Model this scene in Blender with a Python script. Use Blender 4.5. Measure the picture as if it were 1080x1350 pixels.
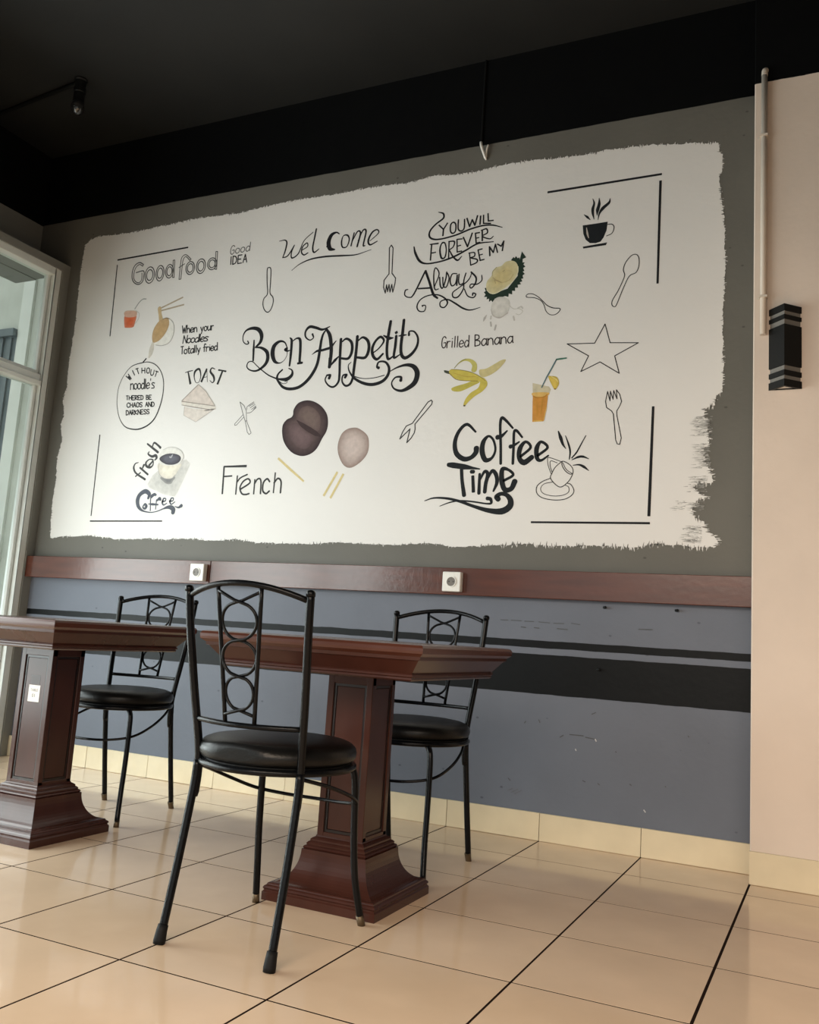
import bpy, bmesh, math, random
from mathutils import Vector, Matrix
random.seed(7)
for o in list(bpy.data.objects): bpy.data.objects.remove(o, do_unlink=True)
SC = bpy.context.scene; COL = SC.collection
PI = math.pi
# ------------------------------------------------------------ camera
cam = bpy.data.cameras.new('camera'); co = bpy.data.objects.new('camera', cam); COL.objects.link(co)
R_ = Matrix(((0.9038652702864428, 0.0075663717263404, 0.42775030472100717),
             (0.4229303912893587, -0.16649428830295357, -0.8907353906106588),
             (0.06447834748072835, 0.9860133883378013, -0.15368845345295998)))
co.matrix_world = Matrix.Translation((3.493, -3.6764, 0.7689)) @ R_.to_4x4()
cam.sensor_fit = 'VERTICAL'; cam.sensor_height = 24.0
cam.lens = 24.0 * 1199.2339 / 1350
cam.shift_y = -22.8 / 1350
cam.clip_start = .02
SC.camera = co
# ------------------------------------------------------------ light
w = bpy.data.worlds.new('sky'); SC.world = w; w.use_nodes = True
bg = w.node_tree.nodes['Background']; bg.inputs[0].default_value = (0.94, 0.98, 0.96, 1); bg.inputs[1].default_value = 1.0
def area(name, loc, rot, sx, sy, power, colr, portal=False):
    l = bpy.data.lights.new(name, 'AREA'); l.shape = 'RECTANGLE'; l.size = sx; l.size_y = sy
    l.energy = power; l.color = colr
    if portal: l.cycles.is_portal = True
    o = bpy.data.objects.new(name, l); COL.objects.link(o); o.location = loc; o.rotation_euler = rot
    return o
# daylight comes in through the glazed left side (cooler) and the low open shop front behind the camera (warmer)
# lights>>
def aim(o, sp): o.data.spread = math.radians(sp)
aim(area('daylight_left', (-0.80, -2.72, 1.1), (0, math.radians(-90+14), 0), 2.0, 3.9, 180, (.965, .985, 1.02)), 178)
aim(area('daylight_front', (4.1, -4.55, 1.95), (math.radians(90-48), 0, 0), 4.4, .9, 58, (1.0, .79, .60)), 112)
SC.view_settings.view_transform = 'Standard'; SC.view_settings.look = 'None'
SC.view_settings.gamma = 1; SC.view_settings.use_curve_mapping = False
SC.view_settings.exposure = 0.28
# ------------------------------------------------------------ materials
def mat(name, col, rough=.6, metal=0, noise=0, nscale=6, bump=0, bscale=60, spec=.5, rnd=0, coat=0, stretch=None, rvar=0):
    m = bpy.data.materials.new(name); m.use_nodes = True; nt = m.node_tree; N = nt.nodes; L = nt.links
    b = N['Principled BSDF']; b.inputs['Base Color'].default_value = (*col, 1); b.inputs['Roughness'].default_value = rough
    b.inputs['Metallic'].default_value = metal; b.inputs['Specular IOR Level'].default_value = spec
    if coat: b.inputs['Coat Weight'].default_value = coat; b.inputs['Coat Roughness'].default_value = .12
    tc = N.new('ShaderNodeTexCoord'); mp = N.new('ShaderNodeMapping'); L.new(tc.outputs['Object'], mp.inputs[0])
    if stretch: mp.inputs['Scale'].default_value = stretch
    if noise or rnd:
        nz = N.new('ShaderNodeTexNoise'); nz.inputs['Scale'].default_value = nscale; nz.inputs['Detail'].default_value = 6
        L.new(mp.outputs[0], nz.inputs['Vector'])
        r = N.new('ShaderNodeMapRange'); r.inputs[1].default_value = .3; r.inputs[2].default_value = .7
        r.inputs[3].default_value = 1 - noise; r.inputs[4].default_value = 1 + noise; L.new(nz.outputs[0], r.inputs[0])
        last = r.outputs[0]
        if rnd:
            oi = N.new('ShaderNodeObjectInfo'); r2 = N.new('ShaderNodeMapRange'); r2.inputs[3].default_value = 1 - rnd; r2.inputs[4].default_value = 1 + rnd
            L.new(oi.outputs['Random'], r2.inputs[0]); mu = N.new('ShaderNodeMath'); mu.operation = 'MULTIPLY'
            L.new(last, mu.inputs[0]); L.new(r2.outputs[0], mu.inputs[1]); last = mu.outputs[0]
        vm = N.new('ShaderNodeVectorMath'); vm.operation = 'SCALE'; vm.inputs[0].default_value = col; L.new(last, vm.inputs['Scale'])
        L.new(vm.outputs[0], b.inputs['Base Color'])
    if rvar:
        nz = N.new('ShaderNodeTexNoise'); nz.inputs['Scale'].default_value = 9; nz.inputs['Detail'].default_value = 5; L.new(mp.outputs[0], nz.inputs['Vector'])
        r = N.new('ShaderNodeMapRange'); r.inputs[1].default_value = .35; r.inputs[2].default_value = .7; r.inputs[3].default_value = rough; r.inputs[4].default_value = rough + rvar
        L.new(nz.outputs[0], r.inputs[0]); L.new(r.outputs[0], b.inputs['Roughness'])
    if bump:
        nz = N.new('ShaderNodeTexNoise'); nz.inputs['Scale'].default_value = bscale; nz.inputs['Detail'].default_value = 4; L.new(tc.outputs['Object'], nz.inputs['Vector'])
        bp = N.new('ShaderNodeBump'); bp.inputs['Strength'].default_value = bump; bp.inputs['Distance'].default_value = .004
        L.new(nz.outputs[0], bp.inputs['Height']); L.new(bp.outputs[0], b.inputs['Normal'])
    return m
def wall_paint(name, bands, rough=.55, edge_noise=.004, noise=.06, scuffs=True, spec=.12):
    """bands: list of (z_top, colour) from the floor up, cut by the world height"""
    m = bpy.data.materials.new(name); m.use_nodes = True; nt = m.node_tree; N = nt.nodes; L = nt.links
    b = N['Principled BSDF']; b.inputs['Roughness'].default_value = rough; b.inputs['Specular IOR Level'].default_value = spec
    g = N.new('ShaderNodeNewGeometry'); sx = N.new('ShaderNodeSeparateXYZ'); L.new(g.outputs['Position'], sx.inputs[0])
    nz = N.new('ShaderNodeTexNoise'); nz.inputs['Scale'].default_value = 9; nz.inputs['Detail'].default_value = 8; L.new(g.outputs['Position'], nz.inputs['Vector'])
    ad = N.new('ShaderNodeMath'); ad.operation = 'MULTIPLY_ADD'; ad.inputs[1].default_value = edge_noise * 2
    L.new(nz.outputs[0], ad.inputs[0]); L.new(sx.outputs[2], ad.inputs[2])
    last = None
    for i, (zt, c) in enumerate(bands):
        if last is None:
            rgb = N.new('ShaderNodeRGB'); rgb.outputs[0].default_value = (*c, 1); last = rgb.outputs[0]
        else:
            lt = N.new('ShaderNodeMath'); lt.operation = 'GREATER_THAN'; lt.inputs[1].default_value = bands[i-1][0] + edge_noise
            L.new(ad.outputs[0], lt.inputs[0])
            mx = N.new('ShaderNodeMix'); mx.data_type = 'RGBA'; L.new(lt.outputs[0], mx.inputs[0]); L.new(last, mx.inputs[6]); mx.inputs[7].default_value = (*c, 1)
            last = mx.outputs[2]
    n2 = N.new('ShaderNodeTexNoise'); n2.inputs['Scale'].default_value = 2.5; n2.inputs['Detail'].default_value = 7; L.new(g.outputs['Position'], n2.inputs['Vector'])
    r = N.new('ShaderNodeMapRange'); r.inputs[1].default_value = .3; r.inputs[2].default_value = .7; r.inputs[3].default_value = 1 - noise; r.inputs[4].default_value = 1 + noise
    L.new(n2.outputs[0], r.inputs[0])
    fac = r.outputs[0]
    if scuffs:   # sparse small chips and scuffs in the paint
        v = N.new('ShaderNodeTexVoronoi'); v.inputs['Scale'].default_value = 9; mp = N.new('ShaderNodeMapping'); mp.inputs['Scale'].default_value = (1, 1, 1.6)
        L.new(g.outputs['Position'], mp.inputs[0]); L.new(mp.outputs[0], v.inputs['Vector'])
        lt = N.new('ShaderNodeMapRange'); lt.inputs[1].default_value = .04; lt.inputs[2].default_value = .075; lt.inputs[3].default_value = .62; lt.inputs[4].default_value = 1
        L.new(v.outputs['Distance'], lt.inputs[0]); mu = N.new('ShaderNodeMath'); mu.operation = 'MULTIPLY'; L.new(fac, mu.inputs[0]); L.new(lt.outputs[0], mu.inputs[1]); fac = mu.outputs[0]
    vm = N.new('ShaderNodeVectorMath'); vm.operation = 'SCALE'; L.new(last, vm.inputs[0]); L.new(fac, vm.inputs['Scale']); L.new(vm.outputs[0], b.inputs['Base Color'])
    n3 = N.new('ShaderNodeTexNoise'); n3.inputs['Scale'].default_value = 35; n3.inputs['Detail'].default_value = 5; L.new(g.outputs['Position'], n3.inputs['Vector'])
    bp = N.new('ShaderNodeBump'); bp.inputs['Strength'].default_value = .25; bp.inputs['Distance'].default_value = .004; L.new(n3.outputs[0], bp.inputs['Height']); L.new(bp.outputs[0], b.inputs['Normal'])
    return m
BLK = (.0035, .0037, .004)
GRY = (.145, .138, .12); BLU = (.150, .165, .200); DRK = (.006, .007, .008)
M_back = wall_paint('back_wall_paint', [(.571, BLU), (.731, DRK), (.757, BLU), (.787, DRK), (1.0, BLU), (3.064, GRY), (9, BLK)], rough=.42, spec=.14)
M_left = wall_paint('left_wall_paint', [(3.06, (.25, .25, .23)), (9, BLK)], scuffs=False)
M_cream = wall_paint('cream_wall_paint', [(3.02, (.70, .59, .50)), (9, BLK)], rough=.5, edge_noise=.01, scuffs=False)
M_shell = mat('dark_wall_paint', (.06, .058, .052), .6, noise=.1)
M_ceil = mat('ceiling_paint', (.0085, .0082, .0072), .6, noise=.25, nscale=3)
M_tile = mat('floor_tile_glaze', (.69, .515, .36), .07, noise=.05, nscale=5, rnd=.035, rvar=.10)
M_base = mat('skirting_tile_glaze', (.72, .61, .42), .25, noise=.05, nscale=8, rnd=.03)
M_grout = mat('grout', (.016, .008, .005), .95, spec=.05, noise=.3, nscale=20)
M_rail = mat('rail_wood', (.085, .021, .010), .24, coat=.25, noise=.18, nscale=5, stretch=(1, 8, 8), bump=.15, bscale=40)
M_wood = mat('table_wood', (.050, .0165, .011), .24, spec=.35, noise=.12, nscale=4, stretch=(4, 4, 1))
M_woodtop = mat('table_top_wood', (.075, .024, .014), .25, noise=.10, nscale=3, stretch=(1, 3, 3))
M_groove = mat('dark_wood_moulding', (.012, .005, .004), .3, noise=.3)
M_iron = mat('black_enamel', (.003, .0035, .0045), .25, spec=.18, noise=.2, nscale=30, bump=.15, bscale=120)
M_vinyl = mat('black_vinyl', (.005, .005, .005), .34, spec=.25, noise=.2, nscale=20, bump=.15, bscale=160)
M_rubber = mat('black_rubber', (.006, .006, .0065), .6, spec=.2)
M_brass = mat('worn_metal_foot', (.12, .085, .05), .45, metal=.6)
M_white = mat('white_frame_paint', (.80, .84, .82), .4, noise=.05)
M_frameg = mat('grey_frame_paint', (.36, .37, .34), .5, noise=.06)
M_plastic = mat('white_plastic', (.80, .78, .73), .35)
M_hole = mat('socket_recess', (.16, .14, .12), .5)
M_dark = mat('socket_hole', (.01, .01, .01), .6)
M_lampm = mat('black_powder_coat', (.004, .0043, .004), .5, spec=.25, bump=.1)
M_cond = mat('painted_conduit', (.66, .58, .49), .45, noise=.05)
M_paper = mat('white_paper', (.85, .84, .82), .7)
M_ink = mat('printed_ink', (.20, .20, .20), .7)
M_ext = mat('outside_render', (.62, .64, .59), .8, noise=.08)
M_extw = mat('outside_white_post', (.80, .82, .78), .6, noise=.05)
M_exts = mat('roller_shutter', (.13, .165, .185), .5, noise=.12)
M_ground = mat('outside_paving', (.32, .31, .29), .8, noise=.15)
def glass_mat(name, tint=(1, 1, 1), fac_rough=.0):
    m = bpy.data.materials.new(name); m.use_nodes = True; N = m.node_tree.nodes; L = m.node_tree.links; N.remove(N['Principled BSDF'])
    t = N.new('ShaderNodeBsdfTransparent'); t.inputs[0].default_value = (*tint, 1); g = N.new('ShaderNodeBsdfGlossy'); g.inputs['Roughness'].default_value = .02 + fac_rough
    f = N.new('ShaderNodeLayerWeight'); p_ = N.new('ShaderNodeMath'); p_.operation = 'POWER'; p_.inputs[1].default_value = 5; L.new(f.outputs['Facing'], p_.inputs[0]); q_ = N.new('ShaderNodeMath'); q_.operation = 'MULTIPLY_ADD'; q_.inputs[1].default_value = .8; q_.inputs[2].default_value = .03; L.new(p_.outputs[0], q_.inputs[0]); mx = N.new('ShaderNodeMixShader'); L.new(q_.outputs[0], mx.inputs[0]); L.new(t.outputs[0], mx.inputs[1]); L.new(g.outputs[0], mx.inputs[2])
    L.new(mx.outputs[0], N['Material Output'].inputs[0]); return m
M_glass = glass_mat('window_glass', (.93, .97, .95))
M_acryl = bpy.data.materials.new('clear_acrylic'); M_acryl.use_nodes = True
_b = M_acryl.node_tree.nodes['Principled BSDF']; _b.inputs['Base Color'].default_value = (.36, .34, .31, 1); _b.inputs['Roughness'].default_value = .12; _b.inputs['Transmission Weight'].default_value = .45; _b.inputs['IOR'].default_value = 1.45
M_paint = bpy.data.materials.new('mural_paint'); M_paint.use_nodes = True
_n = M_paint.node_tree; _a = _n.nodes.new('ShaderNodeVertexColor'); _a.layer_name = 'Col'; _z = _n.nodes.new('ShaderNodeTexNoise'); _z.inputs['Scale'].default_value = 45; _z.inputs['Detail'].default_value = 5
_r = _n.nodes.new('ShaderNodeMapRange'); _r.inputs[1].default_value = .3; _r.inputs[2].default_value = .7; _r.inputs[3].default_value = .9; _r.inputs[4].default_value = 1.1
_g = _n.nodes.new('ShaderNodeNewGeometry'); _n.links.new(_g.outputs['Position'], _z.inputs['Vector']); _n.links.new(_z.outputs[0], _r.inputs[0])
_v = _n.nodes.new('ShaderNodeVectorMath'); _v.operation = 'SCALE'; _n.links.new(_a.outputs['Color'], _v.inputs[0]); _n.links.new(_r.outputs[0], _v.inputs['Scale'])
_n.links.new(_v.outputs[0], _n.nodes['Principled BSDF'].inputs['Base Color']); _n.nodes['Principled BSDF'].inputs['Roughness'].default_value = .7; _n.nodes['Principled BSDF'].inputs['Specular IOR Level'].default_value = .2
M_mural = mat('white_mural_paint', (.76, .735, .70), .5, noise=.02, nscale=2, bump=.2, bscale=30)
# ------------------------------------------------------------ helpers
def link(name, me, m=None, parent=None, loc=None, label=None, smooth=False):
    o = bpy.data.objects.new(name, me); COL.objects.link(o)
    if m is not None and not me.materials:
        me.materials.append(m)
    if smooth:
        for p in me.polygons: p.use_smooth = True
    if parent: o.parent = parent
    if loc: o.location = loc
    if label: o['label'] = label
    return o
def from_mb(name, V, F, m=None, parent=None, loc=None, label=None, smooth=False, bevel=0):
    me = bpy.data.meshes.new(name); me.from_pydata([tuple(v) for v in V], [], F); me.validate(); me.update()
    if bevel:
        bm = bmesh.new(); bm.from_mesh(me); bmesh.ops.remove_doubles(bm, verts=bm.verts, dist=1e-6)
        bmesh.ops.bevel(bm, geom=[e for e in bm.edges if e.is_manifold and e.calc_face_angle(0) > .5], offset=bevel, segments=1, affect='EDGES', profile=.5); bm.to_mesh(me); bm.free()
    return link(name, me, m, parent, loc, label, smooth)
def box(V, F, a, b):
    n = len(V); (x0, y0, z0), (x1, y1, z1) = a, b
    V += [(x0,y0,z0),(x1,y0,z0),(x1,y1,z0),(x0,y1,z0),(x0,y0,z1),(x1,y0,z1),(x1,y1,z1),(x0,y1,z1)]
    F += [tuple(n+i for i in f) for f in ((0,3,2,1),(4,5,6,7),(0,1,5,4),(1,2,6,5),(2,3,7,6),(3,0,4,7))]
def boxes(name, L, m, parent=None, bevel=0, label=None, loc=None):
    V, F = [], []
    for a, b in L: box(V, F, a, b)
    return from_mb(name, V, F, m, parent, loc, label, bevel=bevel)
def smoothpts(P, k=5, closed=False):
    P = [Vector(p) for p in P]; n = len(P); out = []
    rng = n if closed else n-1
    for i in range(rng):
        p1, p2 = P[i], P[(i+1) % n]
        p0 = P[(i-1) % n] if closed or i > 0 else p1*2-p2
        p3 = P[(i+2) % n] if closed or i+2 < n else p2*2-p1
        for j in range(k):
            t = j/k
            out.append(.5*((2*p1)+(p2-p0)*t+(2*p0-5*p1+4*p2-p3)*t*t+(3*p1-p0-3*p2+p3)*t**3))
    if not closed: out.append(P[-1])
    return out
def tube(V, F, pts, r, seg=10, closed=False, caps=True):
    """tube along pts; r a number or one per point"""
    pts = [Vector(p) for p in pts]; n = len(pts); rr = r if isinstance(r, (list, tuple)) else [r]*n
    base = len(V); up = None
    for i, p in enumerate(pts):
        a = pts[(i-1) % n] if (closed or i > 0) else p; b = pts[(i+1) % n] if (closed or i < n-1) else p
        t = (b-a).normalized()
        if up is None: up = t.orthogonal().normalized()
        u = (up - t*up.dot(t)).normalized(); up = u; v = t.cross(u)
        for j in range(seg):
            an = 2*PI*j/seg; V.append(tuple(p+(u*math.cos(an)+v*math.sin(an))*rr[i]))
    for i in range(n if closed else n-1):
        for j in range(seg):
            a = base+i*seg+j; b = base+i*seg+(j+1) % seg; i2 = (i+1) % n; c = base+i2*seg+(j+1) % seg; d = base+i2*seg+j
            F.append((a, b, c, d))
    if caps and not closed:
        F.append(tuple(base+j for j in reversed(range(seg)))); F.append(tuple(base+(n-1)*seg+j for j in range(seg)))
def tubeobj(name, paths, m, parent, seg=10, closed=False, label=None):
    V, F = [], []
    for pts, r in paths: tube(V, F, pts, r, seg, closed)
    o = from_mb(name, V, F, m, parent, label=label)
    for p in o.data.polygons: p.use_smooth = len(p.vertices) == 4
    return o
def squares(V, F, rings, cx=0, cy=0, cap0=True, cap1=True):
    b = len(V)
    for z, h in rings:
        hx, hy = (h, h) if not isinstance(h, tuple) else h
        V += [(cx-hx, cy-hy, z), (cx+hx, cy-hy, z), (cx+hx, cy+hy, z), (cx-hx, cy+hy, z)]
    for i in range(len(rings)-1):
        for j in range(4):
            F.append((b+i*4+j, b+i*4+(j+1) % 4, b+(i+1)*4+(j+1) % 4, b+(i+1)*4+j))
    if cap0: F.append((b+3, b+2, b+1, b))
    if cap1: n = b+(len(rings)-1)*4; F.append((n, n+1, n+2, n+3))
def lathe(V, F, prof, seg=32, sx=1, sy=1, cx=0, cy=0):
    b = len(V)
    for r, z in prof:
        for j in range(seg):
            a = 2*PI*j/seg; V.append((cx+r*sx*math.cos(a), cy+r*sy*math.sin(a), z))
    for i in range(len(prof)-1):
        for j in range(seg):
            F.append((b+i*seg+j, b+i*seg+(j+1) % seg, b+(i+1)*seg+(j+1) % seg, b+(i+1)*seg+j))
    F.append(tuple(b+j for j in reversed(range(seg)))); n = b+(len(prof)-1)*seg; F.append(tuple(n+j for j in range(seg)))
def struct(o, label=None):
    o['kind'] = 'structure'
    if label: o['label'] = label
    return o
def thing(name, label, cat, loc=(0,0,0), rz=0, group=None):
    o = bpy.data.objects.new(name, None); COL.objects.link(o); o.location = loc; o.rotation_euler = (0, 0, rz)
    o.empty_display_size = .1; o['label'] = label; o['category'] = cat
    if group: o['group'] = group
    return o
def tag(o, label, cat, group=None):
    o['label'] = label; o['category'] = cat
    if group: o['group'] = group
    return o
# ------------------------------------------------------------ setting
X1 = 6.4; YF = -4.8; ZC = 3.5; T = .4; XL = -.56
floor = struct(boxes('floor', [((XL-.12, YF, -.12), (X1+.1, 0.12, -.0005))], M_grout), 'beige glazed tile floor with dark joints')
def tile_mesh(w, d, name='tile', h=.006, ch=.00005, gx=.0030, gy=.0030):
    V, F = [], []; n = 0
    x0, x1, y0, y1 = gx, w-gx, gy, d-gy
    for z, i in ((-h, 0), (-ch, 0), (0, ch)):
        V += [(x0+i, y0+i, z), (x1-i, y0+i, z), (x1-i, y1-i, z), (x0+i, y1-i, z)]
    for k in range(2):
        for j in range(4): F.append((k*4+j, k*4+(j+1) % 4, (k+1)*4+(j+1) % 4, (k+1)*4+j))
    F.append((8, 9, 10, 11)); me = bpy.data.meshes.new(name); me.from_pydata(V, [], F); me.materials.append(M_tile); return me
rows = [0.0] + [-(.7895+k*1.0102)*T for k in range(0, 13)]
cols = [XL] + [k*T for k in range(-1, 17)]
cache = {}
for i in range(len(cols)-1):
    for j in range(len(rows)-1):
        x0, x1 = cols[i], cols[i+1]; y1, y0 = rows[j], rows[j+1]
        if x0 >= 5.19 or y1 < -4.7: continue
        k = (round(x1-x0, 3), round(y1-y0, 3))
        if x0 == 3.2 or abs(x0-3.2) < 1e-4: k = k+('w',)
        if k not in cache: cache[k] = tile_mesh(k[0], k[1], gx=.0045 if len(k) == 3 else .0030)
        link('tile', cache[k], None, floor, (x0, y0, random.uniform(-.0001, .0001)))
# far part of the same floor, out of the picture
o = boxes('tile_field', [((5.2, YF, -.0004), (X1, 0, 0)), ((XL, YF, -.0004), (5.2, rows[12], 0))], M_tile, floor)
# back wall, its upper end reaching past the window wall
wall_back = struct(boxes('wall_back', [((XL-.12, 0, -.1), (3.3, .14, 2.77)), ((-.83, 0, 2.77), (3.3, .14, ZC+.1))], M_back), 'back wall, blue grey below the wooden rail and grey round a white painted panel')
wall_right = struct(boxes('wall_right', [((3.2, -.15, -.1), (X1+.1, .14, ZC+.1))], M_cream, bevel=.004), 'cream wall standing forward at the right')
ceiling = struct(boxes('ceiling', [((-1.0, YF, ZC), (X1+.1, .14, ZC+.1))], M_ceil), 'black painted ceiling')
# window wall: posts, lintel, recessed upper wall
L_ = [((XL-.12, -.052, -.1), (XL, 0, 2.725)), ((XL-.12, YF, 2.725), (XL, 0, 2.77))]
WIN = [(-.052, -1.60), (-1.75, -3.20), (-3.35, -4.65)]
for a, b in zip(WIN[:-1], WIN[1:]): L_.append(((XL-.12, b[0], -.1), (XL, a[1], 2.725)))
L_.append(((XL-.12, YF, -.1), (XL, -4.65, 2.725)))
L_.append(((-1.0, YF, 2.72), (-.83, .0, ZC+.1))); L_.append(((-.83, YF, 2.725), (XL-.12, 0, 2.765)))
wall_left = struct(boxes('wall_left', L_, M_left), 'grey wall round the tall white windows')
for i, (a, b) in enumerate(WIN):
    xo, xi = XL-.085, XL-.008
    w_ = struct(boxes('window_%d' % (i+1), [((xo, a-.042, 0), (xi, a, 2.725)), ((xo, b, 0), (xi, b+.042, 2.725)), ((xo, b+.042, 2.683), (xi, a-.042, 2.725)), ((xo, b+.042, 0), (xi, a-.042, .05))], M_white, bevel=.003), 'white framed tall window with a transom')
    boxes('window_transom', [((xo, b+.042, 2.055), (XL-.02, a-.042, 2.095)), ((xo, b+.042, 2.028), (xi, a-.042, 2.055))], M_white, w_, bevel=.003)
    for (z0, z1) in ((.05, 2.028), (2.095, 2.683)):
        boxes('window_sash', [((xo+.012, b+.042, z0), (xo+.047, b+.062, z1)), ((xo+.012, a-.064, z0), (xo+.047, a-.046, z1)), ((xo+.012, b+.06, z0), (xo+.047, a-.06, z0+.02))], M_white, w_, bevel=.002)
        boxes('window_pane', [((xo+.026, b+.05, z0), (xo+.031, a-.05, z1))], M_glass, w_)
# front and side shell behind the camera
struct(boxes('wall_front', [((-.8, YF-.12, 2.5), (X1+.1, YF, ZC)), ((-.8, YF-.12, -.1), (.6, YF, 2.5)), ((6.2, YF-.12, -.1), (X1+.1, YF, 2.5))], M_shell), 'front wall over the open shop front')
struct(boxes('wall_side', [((X1, YF, -.1), (X1+.12, -.15, ZC))], M_shell), 'dark side wall')
# skirting tiles
bb = struct(boxes('baseboard_back', [((XL, -.004, 0), (3.2, 0, .103))], M_grout), 'cream tile skirting along the back wall')
me = {}
def skirt(x0, x1, y, par, th=.011, h=.106):
    x0 += .0012; x1 -= .0012; V, F = [], []
    c = .0015
    P = [(0, 0), (th-c, 0), (th, c), (th, h-c), (th-c, h), (0, h)]
    for x in (0, x1-x0):
        V += [(x, -p[0], p[1]) for p in P]
    n = len(P)
    F += [(i, (i+1) % n, (i+1) % n+n, i+n) for i in range(n)]; F += [tuple(reversed(range(n))), tuple(range(n, 2*n))]
    k = (round(x1-x0, 3))
    if k not in me:
        m_ = bpy.data.meshes.new('skirting_tile'); m_.from_pydata(V, [], F); m_.materials.append(M_base)
        b_ = bmesh.new(); b_.from_mesh(m_); bmesh.ops.recalc_face_normals(b_, faces=b_.faces); b_.to_mesh(m_); b_.free(); me[k] = m_
    link('skirting_tile', me[k], None, par, (x0, y+random.uniform(0, .0008), random.uniform(0, .001)))
cc = [XL+.0] + [k*T for k in range(-1, 9)]
for a, b in zip(cc[:-1], cc[1:]): skirt(a, b, -.001, bb)
bp_ = struct(boxes('baseboard_right', [((3.2, -.154, 0), (X1, -.15, .105))], M_grout), 'cream tile skirting along the right wall')
for k in range(8, 16): skirt(k*T-.002 if k == 8 else k*T, (k+1)*T, -.151, bp_, h=.110)
# wooden rail: two boards
rail = struct(boxes('trim_1', [((-.58, -.012, .965), (3.199, 0, 1.067))], M_groove), 'reddish brown wooden rail along the back wall')
boxes('rail_board', [((-.585, -.045, .958), (.689, 0, 1.073))], M_rail, rail, bevel=.002)
boxes('rail_board', [((.691, -.044, .958), (3.199, 0, 1.0735))], M_rail, rail, bevel=.002)
# outside the windows
struct(boxes('trim_2', [((-40, -60, -.16), (XL-.12, 12, -.1)), ((XL-.12, -60, -.16), (40, YF-.12, -.1)), ((X1+.1, YF-.12, -.16), (40, 12, -.1))], M_ground), 'paving outside')
ext = struct(boxes('wall_outside', [((-6, .30, -.1), (-.69, .5, 4.2))], M_ext), 'pale rendered wall outside the window')
boxes('post', [((-1.262, .28, -.1), (-1.165, .2995, 4.2))], M_extw, ext); boxes('post', [((-1.06, .28, -.1), (-.965, .2995, 4.2))], M_extw, ext)
sh = boxes('roller_shutter', [((-3.9, .285, -.1), (-1.27, .298, 2.53))], M_exts, ext)
for k in range(34):
    boxes('shutter_rib', [((-1.30-.075*k-.03, .272, -.1), (-1.30-.075*k, .284, 2.50))], M_exts, sh)
boxes('shutter_box', [((-3.9, .25, 2.50), (-1.27, .284, 2.55))], M_exts, sh)
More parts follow.
